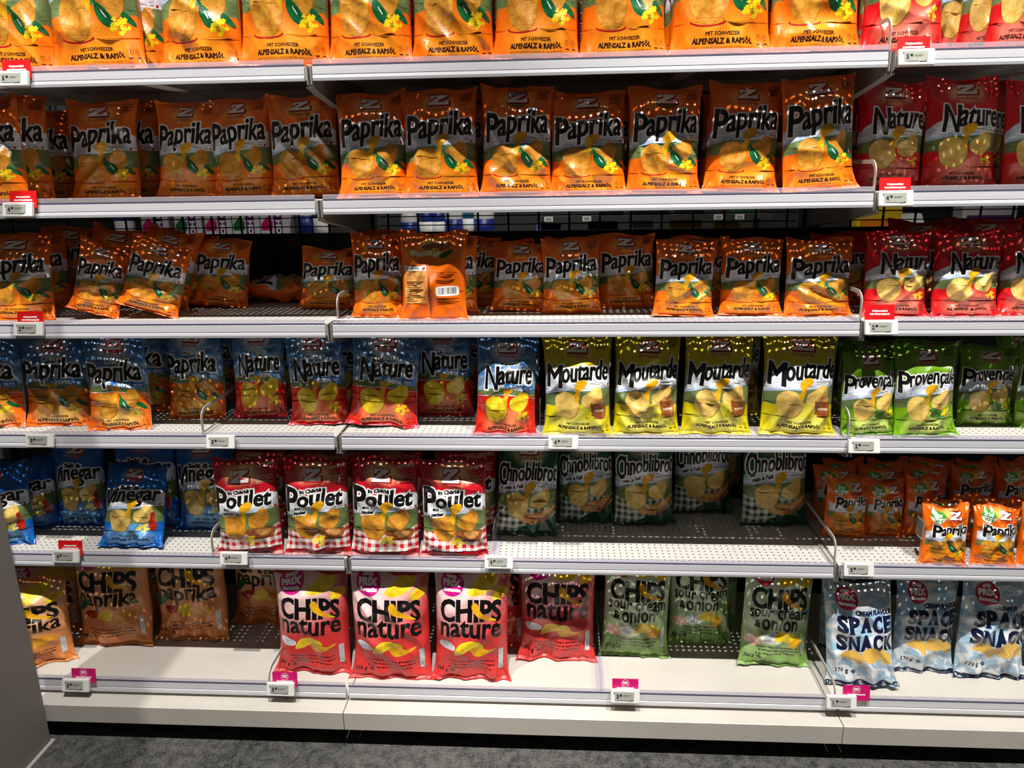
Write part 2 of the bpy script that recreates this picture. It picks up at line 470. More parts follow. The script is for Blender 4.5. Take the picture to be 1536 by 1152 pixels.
# ------------------------------------------------------------------ bag artwork (100 x 155 print units, x from -50 to 50)
BODY, EMBLEM, LETTERS, PICTURE, TOPSEAL, FOOTSEAL = range(6)
ZPATH = [(0, 0), (1, 0), (1, .42), (.87, .42), (.80, .25), (.42, .25), (.90, .82), (.90, 1), (.10, 1), (.10, .60), (.22, .60), (.29, .77), (.52, .77), (0, .17)]
class Art:
    def __init__(self, film, seal_top, seal_foot=None):
        self.layers = [(film, BODY, rect(-50, 0, 50, HART))]
        self.seal = (seal_top, seal_foot or seal_top)
        self.film = film
    def add(self, mat, loops, part=BODY):
        L = [np.clip(l, (-49.7, 0.3), (49.7, HART - 0.3)) for l in loops]
        self.layers.append((mat, part, L)); return self
def emblem(A, cx=0.0, cy=131.0, w=26.0, h=14.5):
    z = poly(*[(cx - w / 2 + x * w, cy + y * h) for x, y in ZPATH])
    A.add('red_print', shift(grow(z, 1.4), 0.4, 0) + shift(grow(z, 1.3), 1.5, -1.5), EMBLEM)
    A.add('white_print', z, EMBLEM)
    A.add('red_print', text('ZWEIFEL', cx - w * .52, cx + w * .56, cy - 8.8, 4.8, 0.25), EMBLEM)
def flowers(A, cx, cy, s=1.0, n=18, seed=1):
    rr = random.Random(seed)
    st = []; fl = []; mid = []
    for i in range(n):
        a = i * 2.4 + rr.uniform(-.5, .5); d = math.sqrt((i + .5) / n)
        x, y = cx + 10.5 * s * d * math.cos(a), cy + 8 * s * d * math.sin(a)
        for k in range(4):
            w = k * 1.571 + rr.uniform(-.3, .3)
            fl += ell(x + 1.25 * s * math.cos(w), y + 1.25 * s * math.sin(w), 1.1 * s, .95 * s, 0, 7)
        mid += ell(x, y, .42 * s, .42 * s, 0, 6)
        if i % 2: st += poly((x - .5, y), (x + .5, y), (cx + .5, cy - 5 * s), (cx - .5, cy - 5 * s))
    A.add('stalk', st, PICTURE); A.add('blossom', fl, PICTURE); A.add('stalk', mid, PICTURE)
def small_print(A, mat='dark_print', y=11.5, x0=-27, x1=29):
    A.add(mat, text('MIT SCHWEIZER', x0 + 12, x1 - 12, y + 7.2, 3.6, 0.22, res=1))
    A.add(mat, text('ALPENSALZ & RAPSÖL', x0, x1, y, 5.4, 0.42, res=1))
    A.add(mat, text("AVEC DE L'HUILE DE COLZA & DU SEL DES ALPES SUISSES", x0, x1, y - 3.4, 1.5, 0.04, res=1))
    for k in range(2):
        cx = 35.5 + 7.5 * k
        A.add(mat, [ell(cx, y + 5.5, 2.7, 2.7, 0, 14)[0], ell(cx, y + 5.5, 2.25, 2.25, 0, 14)[0][::-1]])
        A.add(mat, rect(cx - 2.2, y - 1.2, cx + 2.2, y + .2) + rect(cx - .4, y + 4.2, cx + .4, y + 7))
def chips(A, big='chip_spiced', second=None, curl='chip_curl', y=50.0):
    second = second or big
    A.add('chip_rim', shift(spline([(6, y + 6), (9, y), (20, y - 4), (29, y), (36, y + 12), (34, y + 26), (26, y + 29), (17, y + 21), (8, y + 15)]), .9, -1.0) + shift(ell(-15, y, 17, 21.5, 12, 30, 0.02, 1.0), .8, -1.1), PICTURE)
    A.add(second, spline([(6, y + 6), (9, y), (20, y - 4), (29, y), (36, y + 12), (34, y + 26), (26, y + 29), (17, y + 21), (8, y + 15)]), PICTURE)
    A.add(big, ell(-15, y, 17, 21.5, 12, 30, 0.02, 1.0), PICTURE)
    A.add(curl, spline([(-5, y + 15), (-1, y + 21), (-4, y + 29), (0, y + 37), (9, y + 40), (14, y + 36), (11, y + 28), (5, y + 23), (3, y + 14), (1, y + 4)]), PICTURE)
def pepper(A, y=50.0):
    A.add('pepper_green', spline([(31, y - 1), (40, y - 8), (46, y - 10), (45, y - 5), (38, y + 2), (33, y + 4)]), PICTURE)
    A.add('pepper_green', spline([(6, y + 7), (9, y + 12), (15, y + 9), (22, y), (25, y - 8), (20, y - 11), (13, y - 8), (8, y - 1)]), PICTURE)
    A.add('pepper_green', spline([(8, y + 9), (5, y + 16), (7, y + 17), (11, y + 10)]), PICTURE)
    A.add('white_print', spline([(12.5, y + 5), (13.7, y + 4.6), (17.6, y - 1.5), (16.6, y - 1.5)], 3), PICTURE)
def landscape(A, bottom, sky='sky', top=None, hill=None, mound=None):
    A.add(sky, poly(*(top or [(-50, 60), (-50, 80), (-38, 90), (-20, 99), (10, 105), (35, 104), (50, 100), (50, 55)])))
    A.add('hill', poly(*(hill or [(-50, 30), (-50, 63), (-36, 68), (-18, 72), (0, 72.5), (20, 74), (36, 77), (50, 77), (50, 30)])))
    A.add(bottom, spline(mound or [(-50, 0), (-50, 46), (-36, 51), (-18, 58), (0, 60), (20, 57), (38, 51), (50, 46), (50, 0), (20, -1), (-20, -1)], 4))
def word(A, s, x0, x1, y, cap, bold=0.95, halo=1.9, slope=0.05, arc=2.0, shear=0.06, jig=0.8, first=None, fx=None, mat='black_print'):
    """heavy black flavour word with a pale outline; `first` = extra-tall first letter (x1, y, cap)"""
    L = []; y -= 3.5; cap *= .92; bold *= 1.08
    if first: first = (first[0], first[1] - 3.0, first[2] * .9)
    if first:
        L += text(s[0], x0, first[0], first[1], first[2], bold * 1.3, shear, -0.06, 0, 3)
        s = s[1:]; x0 = first[0] - 1.0
    L += text(s, x0, x1, y, cap, bold, shear, slope, arc, 3, jig, fx)
    A.add('white_print', grow(L, halo), LETTERS)
    A.add(mat, L, LETTERS)
def original(A, x0=13, y=81.5, slope=-0.10):
    A.add('white_print', poly((x0 - 1.5, y - 1), (x0 + 33, y - 4.6), (x0 + 33, y - 0.6), (x0 - 1.5, y + 3.2)), LETTERS)
    A.add('dark_print', text('ORIGINAL CHIPS', x0, x0 + 26, y - .2, 2.3, 0.12, 0, slope, 0, 1), LETTERS)
    A.add('red_print', rect(x0 + 28, y - 3.4, x0 + 31.6, y - .2), LETTERS)
def corner_print(A, mat='dark_print'):
    for i in range(4): A.add(mat, rect(26, 143 - 2.6 * i, 44 - (i % 2) * 4, 144 - 2.6 * i))
    A.add(mat, text('CHIPS', 27, 44, 145.6, 3, 0.2, res=1))

def art_paprika():
    A = Art('film_orange', 'seal_orange'); landscape(A, 'mound_orange')
    corner_print(A); chips(A); pepper(A); flowers(A, 29, 41, .95)
    A.add('red_print', [ell(-14, 30, 17, 4.0, 0, 24)[0], ell(-14, 31, 15.5, 3.3, 0, 24)[0][::-1]])
    small_print(A); original(A); emblem(A)
    word(A, 'Paprika', -44, 44, 86, 38, first=(-25, 78, 46), slope=0.06, arc=3)
    return reorder(A)
def reorder(A):
    """the curl of the chip lies over the word, as printed"""
    L = A.layers
    cu = [l for l in L if l[0] == 'chip_curl' or l[0] == 'chip_top']
    A.layers = [l for l in L if l not in cu] + cu
    return A
def art_nature():
    A = Art('film_red', 'seal_red'); landscape(A, 'mound_red')
    chips(A, 'chip_plain'); flowers(A, 32, 39, .85, 12)
    small_print(A); original(A); emblem(A)
    word(A, 'Nature', -30, 46, 88, 36, first=(-9, 81, 43), slope=0.0, arc=1.5)
    return reorder(A)
def light(word_, bottom, first, x0, bigc, with_pepper):
    A = Art('film_bluesky', 'seal_bluesky', 'seal_orange' if with_pepper else 'seal_red')
    landscape(A, bottom, top=[(-50, 50), (-50, 66), (-30, 74), (0, 78), (50, 74), (50, 50)], hill=[(-50, 40), (-50, 68), (-30, 74), (0, 77), (25, 76), (50, 72), (50, 40)],
              mound=[(-50, 0), (-50, 60), (-30, 63), (0, 63.5), (25, 61), (50, 56), (50, 0), (20, -1), (-20, -1)])
    A.add('white_print', poly((-50, 60), (-30, 63), (0, 63.5), (25, 61), (50, 56), (50, 57), (25, 62.2), (0, 64.9), (-30, 64.4), (-50, 61.2)))
    chips(A, bigc, curl='chip_top' if False else 'chip_curl', y=42); 
    if with_pepper: pepper(A, 42)
    flowers(A, 28, 30, .95); small_print(A, y=8); emblem(A, 0, 131)
    A.add('cream_print', text('Cractiv', -12, 20, 109, 8.5, 0.25, 0.25, 0.05, 0), LETTERS)
    word(A, word_, x0, 42, 82, 36, first=first, slope=0.04, arc=2)
    reorder(A)
    A.add('ribbon_blue', poly((-2, 74), (46, 66), (47, 76), (-2, 83)), LETTERS)
    A.add('white_print', text('-30%', 1, 27, 73.4, 7.2, 0.5, 0, -0.14, 0), LETTERS)
    A.add('white_print', text('FETT', 30, 43, 71.2, 4.6, 0.2, 0, -0.14, 0, 1) + text('DE MATIERE', 30, 43, 69, 1.3, 0, 0, -.14, 0, 1), LETTERS)
    return A
def art_light_paprika(): return light('Paprika', 'mound_light_orange', (-26, 76, 42), -47, 'chip_spiced', True)
def art_light_nature(): return light('Nature', 'mound_light_red', (-12, 76, 42), -34, 'chip_lemon', False)
def art_mustard():
    A = Art('film_yellow', 'seal_yellow')
    landscape(A, 'mound_yellow', top=[(-50, 50), (-50, 92), (-20, 98), (20, 104), (50, 110), (50, 50)],
              mound=[(-50, 0), (-50, 45), (-36, 47), (-18, 50), (0, 52), (20, 50), (38, 46), (50, 44), (50, 0), (20, -1), (-20, -1)])
    corner_print(A); chips(A, 'chip_plain')
    A.add('brown_print', spline([(20, 56), (38, 56), (42, 48), (42, 34), (38, 29), (24, 29), (20, 34), (19, 46)]), PICTURE)
    A.add('bread_print', spline([(22, 59), (30, 63), (38, 60), (38, 54), (22, 54)]), PICTURE)
    A.add('cream_print', text('DIJON', 24, 38, 40, 3.4, .2, res=1), PICTURE)
    flowers(A, 14, 33, .9); small_print(A); original(A, 17, 83); emblem(A)
    word(A, 'Moutarde', -46, 46, 88, 34, .95, 2.0, 0.04, 2.5, first=(-21, 80, 40))
    return reorder(A)
def art_herbs():
    A = Art('film_lime', 'seal_lime'); landscape(A, 'mound_lime'); corner_print(A)
    chips(A, 'chip_plain')
    A.add('leaf_green', spline([(5, 40), (12, 46), (22, 44), (28, 38), (24, 32), (14, 31), (6, 34)]), PICTURE)
    A.add('leaf_green', spline([(2, 44), (8, 50), (14, 48), (12, 42)]), PICTURE)
    flowers(A, 32, 40, .9); small_print(A); original(A); emblem(A)
    word(A, 'Provençale', -47, 47, 90, 30, .75, 1.7, 0.0, 4, first=(-29, 80, 40))
    return reorder(A)
def art_vinegar():
    A = Art('film_blue', 'seal_blue'); landscape(A, 'mound_blue', mound=[(-50, 0), (-50, 44), (-36, 46), (-18, 46), (0, 45), (20, 44), (38, 44), (50, 44), (50, 0), (20, -1), (-20, -1)])
    chips(A, 'chip_plain')
    A.add('vinegar_print', spline([(30, 32), (40, 32), (42, 44), (39, 52), (38, 64), (33, 64), (32, 52), (29, 44)]), PICTURE)
    flowers(A, 22, 36, .9); small_print(A, 'navy_print'); original(A, 15, 81); emblem(A)
    A.add('white_print', grow(text('Salt &', -18, 12, 107, 8, .7), 1.5), LETTERS)
    A.add('black_print', text('Salt &', -18, 12, 107, 8, .7), LETTERS)
    word(A, 'Vinegar', -44, 45, 86, 31, .95, 1.9, 0.05, 2, first=(-26, 78, 36))
    return reorder(A)
def art_poulet():
    A = Art('film_crimson', 'seal_crimson', 'seal_check')
    landscape(A, 'check_red', top=[(-50, 45), (-50, 88), (-34, 84), (0, 96), (30, 104), (50, 100), (50, 45)],
              mound=[(-50, 0), (-50, 38), (-36, 40), (-18, 42), (0, 44), (20, 46), (38, 46), (50, 47), (50, 0), (20, -1), (-20, -1)])
    A.add('red_print', poly((-50, 0), (50, 0), (50, 13), (-50, 9)))
    for i in range(5): A.add('cream_print', rect(20, 128 - 2.6 * i, 44 - (i % 2) * 5, 129 - 2.6 * i))
    A.add('cream_print', text('CHIPS', 20, 44, 140, 5, 0.3, res=1))
    chips(A, 'chip_spiced')
    A.add('brown_print', spline([(2, 42), (10, 47), (24, 46), (40, 46), (44, 40), (36, 30), (20, 28), (8, 33)]), PICTURE)
    A.add('bread_print', spline([(14, 42), (24, 46), (36, 43), (34, 36), (22, 34)]), PICTURE)
    flowers(A, 6, 27, .95); original(A, 17, 81); emblem(A, -2, 121, 24, 18)
    A.add('black_print', text('MIT SCHWEIZER ALPENSALZ & RAPSÖL', -20, 38, 5, 3, 0.2, 0, .02, 0, 1))
    word(A, 'Poulet', -47, 42, 84, 28, 1.25, 2.1, 0.03, 1, first=(-24, 74, 46))
    sub = text('im Chörbli', -20, 10, 102, 6.6, .5, 0, .05)
    A.add('white_print', grow(sub, 1.4), LETTERS); A.add('black_print', sub, LETTERS)
    sub = text('au', -30, -20, 75, 6, .5, 0, .08) + text('panier', -32, -12, 67, 6, .5, 0, .10)
    A.add('white_print', grow(sub, 1.4), LETTERS); A.add('black_print', sub, LETTERS)
    return reorder(A)
def art_garlic():
    A = Art('film_forest', 'seal_forest', 'seal_darkgreen')
    landscape(A, 'check_green', mound=[(-50, 0), (-50, 46), (-36, 46), (-18, 46), (0, 46), (20, 46), (38, 46), (50, 46), (50, 0), (20, -1), (-20, -1)])
    A.add('film_forest', spline([(-8, 10), (10, 20), (34, 26), (50, 34), (50, 4), (20, 3)]))
    A.add('new_blue', ell(-34, 143, 10, 8, 0, 20)); A.add('white_print', text('NEU', -40, -29, 140.5, 5, .3, res=1))
    chips(A, 'chip_plain')
    A.add('bread_print', spline([(-10, 24), (2, 36), (26, 42), (44, 50), (46, 42), (38, 32), (20, 22), (2, 21)]), PICTURE)
    A.add('brown_print', spline([(16, 26), (30, 32), (45, 45), (47, 40), (36, 28), (20, 21)]), PICTURE)
    rr = random.Random(5); d = []
    for i in range(26):
        u = rr.random(); d += ell(-2 + 44 * u, 33 + 14 * u + rr.uniform(-2.5, 3), 1.2, .7, rr.uniform(0, 180), 6)
    A.add('pepper_green', d, PICTURE)
    A.add('black_print', text('MIT SCHWEIZER ALPENSALZ', 4, 40, 11, 3, .15, 0, .12, 0, 1))
    original(A, 15, 83); emblem(A, 0, 134)
    word(A, 'Chnoblibrot', -48, 48, 90, 32, .75, 1.8, 0.02, 5, first=(-32, 84, 42))
    sub = text('pain à l’ail', -36, -6, 73, 6.5, .45, 0, .22)
    A.add('white_print', grow(sub, 1.3), LETTERS); A.add('black_print', sub, LETTERS)
    return reorder(A)
def art_multi():
    A = Art('film_orange', 'seal_orange'); landscape(A, 'mound_orange', top=[(-42, 45), (-42, 88), (46, 92), (46, 45)], hill=[(-42, 36), (-42, 66), (0, 68), (46, 68), (46, 36)])
    chips(A, y=47); pepper(A, 47); flowers(A, 28, 36, .9)
    A.add('white_print', ell(-17, 126, 15, 15.5, 0, 26), EMBLEM)
    A.add('promo_green', spline([(-32, 126), (-30, 135), (-24, 140.5), (-17, 141.5), (-10, 140.5), (-4, 135), (-2, 126), (-10, 124.5), (-17, 124), (-24, 124.5)], 3), EMBLEM)
    A.add('white_print', text('3x', -25, -9, 126.5, 11, .7), EMBLEM); A.add('promo_green', text('30 g', -25, -8, 114.5, 8, .5), EMBLEM)
    for i in range(4): A.add('dark_print', rect(33, 134 - 4 * i, 46 - (i % 2) * 3, 135.4 - 4 * i))
    A.add('dark_print', text('MIT SCHWEIZER', -8, 22, 20, 3.6, .2, res=1) + text('ALPENSALZ & RAPSÖL', -20, 34, 13.5, 5, .35, res=1))
    emblem(A, 17, 122, 23, 19)
    word(A, 'Paprika', -28, 47, 84, 30, first=(-10, 78, 36), slope=0.08, arc=1)
    return reorder(A)
def art_back():
    A = Art('film_orange', 'seal_orange')
    A.add('back_picture', spline([(-40, 128), (-20, 124), (0, 122), (24, 128), (44, 122), (42, 112), (20, 102), (0, 96), (-20, 100), (-38, 108)]), PICTURE)
    A.add('brown_print', spline([(-14, 130), (0, 137), (22, 137), (26, 130), (10, 122), (-6, 122)]), PICTURE)
    for i in range(4): A.add('cream_print', ell(-26 + 11 * i, 119 - 2 * (i % 2), 7, 4.6, 10 * i, 16), PICTURE)
    flowers(A, 2, 121, .8, 9); A.add('pepper_green', spline([(10, 116), (26, 124), (28, 120), (18, 110), (11, 111)]), PICTURE)
    A.add('dark_print', text('Herzlich willkommen', -42, -14, 141, 3.4, .12, 0, -.05, 0, 1))
    A.add('back_panel_print', rect(-43, 30, -8, 92), PICTURE)
    A.add('white_print', rect(-43, 88, -8, 97), PICTURE); A.add('dark_print', text('Nährwert 100 g', -41, -18, 91, 3.2, .15, res=1), PICTURE)
    A.add('red_print', ell(-12, 92.5, 2.4, 2.4, 0, 12), PICTURE)
    for i in range(11): A.add('dark_print', rect(-41, 68 - 3.4 * i, -12 - 5 * (i * 7 % 4), 69.2 - 3.4 * i), PICTURE)
    A.add('white_print', spline([(8, 44), (34, 44), (38, 48), (38, 56), (34, 60), (8, 60), (5, 56), (5, 48)]), PICTURE)
    rr = random.Random(2); x = 8.5; bars = []
    while x < 34:
        w = rr.choice((.5, .9, 1.4)); bars += rect(x, 46.5, x + w, 58); x += w + rr.choice((.6, .9, 1.2))
    A.add('black_print', bars, PICTURE)
    A.add('red_print', text('NEU', 39, 47, 49, 3.4, .25, res=1), PICTURE)
    for i in range(6): A.add('dark_print', rect(5, 84 - 3.2 * i, 36 - 4 * (i % 3), 85 - 3.2 * i)) if i != 3 else None
    for i in range(4): A.add('dark_print', rect(5, 38 - 3 * i, 38 - 6 * (i % 2), 39 - 3 * i))
    A.add('seal_orange', poly((-7.5, 0), (-4.5, 0), (-4.5, 108), (-7.5, 108)))
    return A
def prix(A, cx, cy, r, mat):
    A.add(mat, ell(cx, cy, r, r * 1.04, 0, 34), EMBLEM)
    A.add('white_print', text('coop', cx - r * .42, cx + r * .42, cy + r * .52, r * .40, r * .03, res=2), EMBLEM)
    A.add('white_print', text('PR!X', cx - r * .74, cx + r * .74, cy - r * .16, r * .58, r * .05), EMBLEM)
    A.add('white_print', text('Garantie', cx - r * .74, cx + r * .74, cy - r * .62, r * .34, r * .03, res=2), EMBLEM)
def coop(film, seal, sub, lines, circle, extra):
    A = Art(film, seal)
    A.add('chip_lemon', spline([(-4, 124), (4, 138), (18, 149), (30, 148), (31, 138), (20, 126), (6, 121)]), PICTURE)
    A.add('chip_lemon', spline([(26, 122), (32, 131), (44, 131), (47, 124), (38, 118), (30, 116)]), PICTURE)
    A.add('chip_curl', spline([(32, 124), (36, 128), (42, 127), (40, 122), (35, 121)]), PICTURE)
    prix(A, -24, 136, 15.5, circle)
    L = text('CHIPS', -40, 40, 87, 30, 1.5, 0, 0.0, 0, 3, .7)
    A.add('black_print', L, LETTERS)
    for s, x0, x1, y, cap, bold in sub:
        A.add('black_print', text(s, x0, x1, y, cap, bold, .02, 0, 0, 2, 1.0), LETTERS)
    A.add('chip_curl', spline([(3, 112), (8, 111), (12, 102), (20, 95), (32, 90), (30, 88), (16, 91), (5, 98), (1, 106)]), PICTURE)
    extra(A)
    for i, s in enumerate(lines): A.add('black_print', text(s, -27 + 3 * (i % 2) * (i > 0), 30 - 4 * (i == 2), 28 - 5.0 * i, 3.0, .22, res=1))
    A.add('grey_print', poly((35, 16), (42, 16), (43, 46), (36, 46)))
    A.add('black_print', text('300 g', -44, -28, 12, 6.0, .3, res=1) + text('e', -25, -19, 12, 8, .35, res=1))
    return A
def x_paprika(A):
    A.add('pepper_green', spline([(-46, 62), (-36, 70), (-26, 78), (-24, 70), (-32, 60), (-42, 54)]), PICTURE)
    A.add('vinegar_print', spline([(-34, 52), (-22, 58), (-12, 58), (-14, 48), (-24, 44)]), PICTURE)
    A.add('chip_lemon', spline([(-14, 50), (0, 62), (8, 56), (4, 44), (-8, 44)]), PICTURE)
    A.add('chip_spiced', spline([(4, 48), (14, 58), (28, 56), (34, 50), (22, 40), (8, 40)]), PICTURE)
def x_nature(A):
    A.add('salt_print', spline([(-43, 52), (-36, 58), (-26, 56), (-19, 50), (-22, 45), (-36, 46)], 4), PICTURE)
    A.add('chip_lemon', spline([(-20, 40), (-14, 54), (-2, 60), (10, 58), (16, 50), (8, 47), (-2, 47), (-10, 42)]), PICTURE)
    A.add('chip_curl', spline([(0, 48), (10, 52), (20, 46), (32, 49), (30, 46), (16, 38), (6, 37)]), PICTURE)
def x_onion(A):
    A.add('dip_print', ell(-9, 42, 15, 8.5, 0, 24), PICTURE); A.add('salt_print', ell(-9, 44, 12, 5.5, 0, 22), PICTURE)
    A.add('onion_print', spline([(-46, 40), (-38, 47), (-30, 46), (-26, 38), (-34, 32), (-44, 34)]), PICTURE)
    A.add('onion_print', ell(-30, 38, 9, 8, 0, 20), PICTURE)
    rr = random.Random(9); d = []
    for i in range(22): d += ell(-25 + 34 * rr.random(), 52 + rr.uniform(-4, 3), 1.3, .6, rr.uniform(0, 180), 6)
    A.add('pepper_green', d, PICTURE)
    A.add('chip_lemon', spline([(-4, 40), (2, 52), (16, 54), (26, 48), (34, 42), (26, 34), (18, 36), (8, 40)]), PICTURE)
    A.add('chip_curl', spline([(16, 36), (24, 44), (33, 41), (30, 31), (20, 29)]), PICTURE)
def art_coop_paprika():
    return coop('film_tan', 'seal_tan', [('paprika', -40, 40, 66, 26, .8)], ['Paprika Pommes Chips', 'Chips de pommes de terre au paprika', 'Patatine alla paprica'], 'magenta_print', x_paprika)
def art_coop_nature():
    return coop('film_coral', 'seal_coral', [('nature', -40, 40, 64, 30, .95)], ['Pommes Chips gesalzen', 'Chips de pomme de terre salées', 'Patatine salate'], 'magenta_print', x_nature)
def art_coop_onion():
    return coop('film_sage', 'seal_sage', [('sour cream', -42, 42, 74, 18, .5), ('&', -34, -24, 57, 12, .6), ('onion', -22, 26, 56, 22, .65)], ['Pommes Chips mit Sauerrahm- und', 'Zwiebelgeschmack', 'à la crème et à l’oignon'], 'rose_print', x_onion)
def art_space():
    A = Art('film_pale', 'seal_navy')
    A.add('film_silver', spline([(-50, 0), (-50, 46), (-28, 40), (0, 34), (24, 38), (50, 48), (50, 0), (20, -1), (-20, -1)], 3))
    A.add('film_silver', spline([(-50, 155), (-50, 138), (-20, 134), (10, 140), (50, 128), (50, 155), (20, 156), (-20, 156)], 3))
    prix(A, -18, 126, 15.5, 'rose_print')
    A.add('navy_print', text('CREAM FLAVOUR', -8, 46, 104, 7.6, .6, res=2), LETTERS)
    def slab(s, x0, x1, y, cap):
        n = len(s); cw = (x1 - x0) / n; L = []
        for i, ch in enumerate(s):
            a0, a1 = x0 + i * cw + .4, x0 + (i + 1) * cw - .4; t = 2.6
            L += text(ch, a0 + .2, a1 - .2, y, cap, 1.75, 0, 0, 0, 3)
            if ch in 'PKE': L += rect(a0 - .4, y, a0 + 7.2, y + t) + rect(a0 - .4, y + cap - t, a0 + 5, y + cap)
            if ch in 'AK': L += rect(a1 - 6.4, y, a1 + .5, y + t)
            if ch == 'A': L += rect(a0 - .5, y, a0 + 6.4, y + t)
            if ch == 'N': L += rect(a0 - .5, y, a0 + 6, y + t) + rect(a1 - 6, y + cap - t, a1 + .5, y + cap) + rect(a0 - .8, y + cap - t, a0 + 4, y + cap)
            if ch == 'K': L += rect(a1 - 6, y + cap - t, a1 + .3, y + cap)
            if ch in 'SC': L += rect(a1 - 3.4, y + cap * .62, a1 - .6, y + cap - 1.5)
            if ch == 'S': L += rect(a0 + .6, y + 1.5, a0 + 3.4, y + cap * .38)
        A.add('navy_print', L, LETTERS)
    slab('SPACE', -34, 47, 78, 24); slab('SNACK', -36, 48, 51, 24)
    A.add('chip_ridged', spline([(-30, 43), (-18, 53), (-6, 51), (0, 40), (-3, 30), (-10, 37), (-20, 40)]), PICTURE)
    A.add('chip_ridged', spline([(-2, 46), (6, 55), (18, 56), (26, 49), (24, 38), (12, 35), (2, 38)]), PICTURE)
    A.add('chip_ridged', spline([(24, 50), (32, 54), (36, 48), (46, 44), (42, 38), (44, 31), (36, 34), (28, 29), (28, 37), (23, 43)], 2), PICTURE)
    A.add('black_print', text('170 g', -36, -18, 18, 6.5, .35, res=1) + text('e', -15, -8, 18, 8.5, .4, res=1))
    return A
ARTS = dict(paprika=art_paprika, paprika_small=art_paprika, paprika_back=art_back, nature=art_nature, light_paprika=art_light_paprika, light_nature=art_light_nature,
            mustard=art_mustard, herbs=art_herbs, vinegar=art_vinegar, poulet=art_poulet, garlic=art_garlic, multi=art_multi,
            coop_paprika=art_coop_paprika, coop_nature=art_coop_nature, coop_onion=art_coop_onion, space=art_space)

# ------------------------------------------------------------------ planar print -> triangles, one region per ink
SEAL_T, SEAL_F = 0.955, 0.034
_plan = {}
def plan(key):
    fn = ARTS[key]
    if fn in _plan: return _plan[fn]
    A = fn()
    gx = np.linspace(-50, 50, 41); gy = np.linspace(0, HART, 61)
    gy[np.argmin(abs(gy - SEAL_T * HART))] = SEAL_T * HART; gy[np.argmin(abs(gy - SEAL_F * HART))] = SEAL_F * HART
    vs = [Vector((x, y)) for y in gy for x in gx]; es = []
    nx, ny = len(gx), len(gy)
    for j in (0, ny - 1, int(np.argmin(abs(gy - SEAL_T * HART))), int(np.argmin(abs(gy - SEAL_F * HART)))):
        es += [(j * nx + i, j * nx + i + 1) for i in range(nx - 1)]
    for i in (0, nx - 1): es += [(j * nx + i, (j + 1) * nx + i) for j in range(ny - 1)]
    for mat, part, loops in A.layers[1:]:
        for l in loops:
            l = clean(l)
            if len(l) < 3: continue
            k = len(vs); vs += [Vector((float(p[0]), float(p[1]))) for p in l]
            es += [(k + i, k + (i + 1) % len(l)) for i in range(len(l))]
    r_ = delaunay_2d_cdt(vs, es, [], 0, 0.02)
    V2 = np.array([(v.x, v.y) for v in r_[0]])
    T3 = np.array([f for f in r_[2] if len(f) == 3])
    a, b_, c = V2[T3[:, 0]], V2[T3[:, 1]], V2[T3[:, 2]]
    area = (b_[:, 0] - a[:, 0]) * (c[:, 1] - a[:, 1]) - (b_[:, 1] - a[:, 1]) * (c[:, 0] - a[:, 0])
    T3 = np.where((area < 0)[:, None], T3[:, ::-1], T3)[abs(area) > 1e-7]
    cen = V2[T3].mean(1)
    names = []; mi = np.zeros(len(T3), int); pt = np.zeros(len(T3), int)
    for mat, part, loops in A.layers:
        if mat not in names: names.append(mat)
        s = inside(cen, loops)
        mi[s] = names.index(mat); pt[s] = part
    for sel, sm, part in ((cen[:, 1] > SEAL_T * HART, A.seal[0], TOPSEAL), (cen[:, 1] < SEAL_F * HART, A.seal[1], FOOTSEAL)):
        if sm not in names: names.append(sm)
        mi[sel] = names.index(sm); pt[sel] = part
    _plan[fn] = (V2, T3, mi, pt, names, A)
    return _plan[fn]

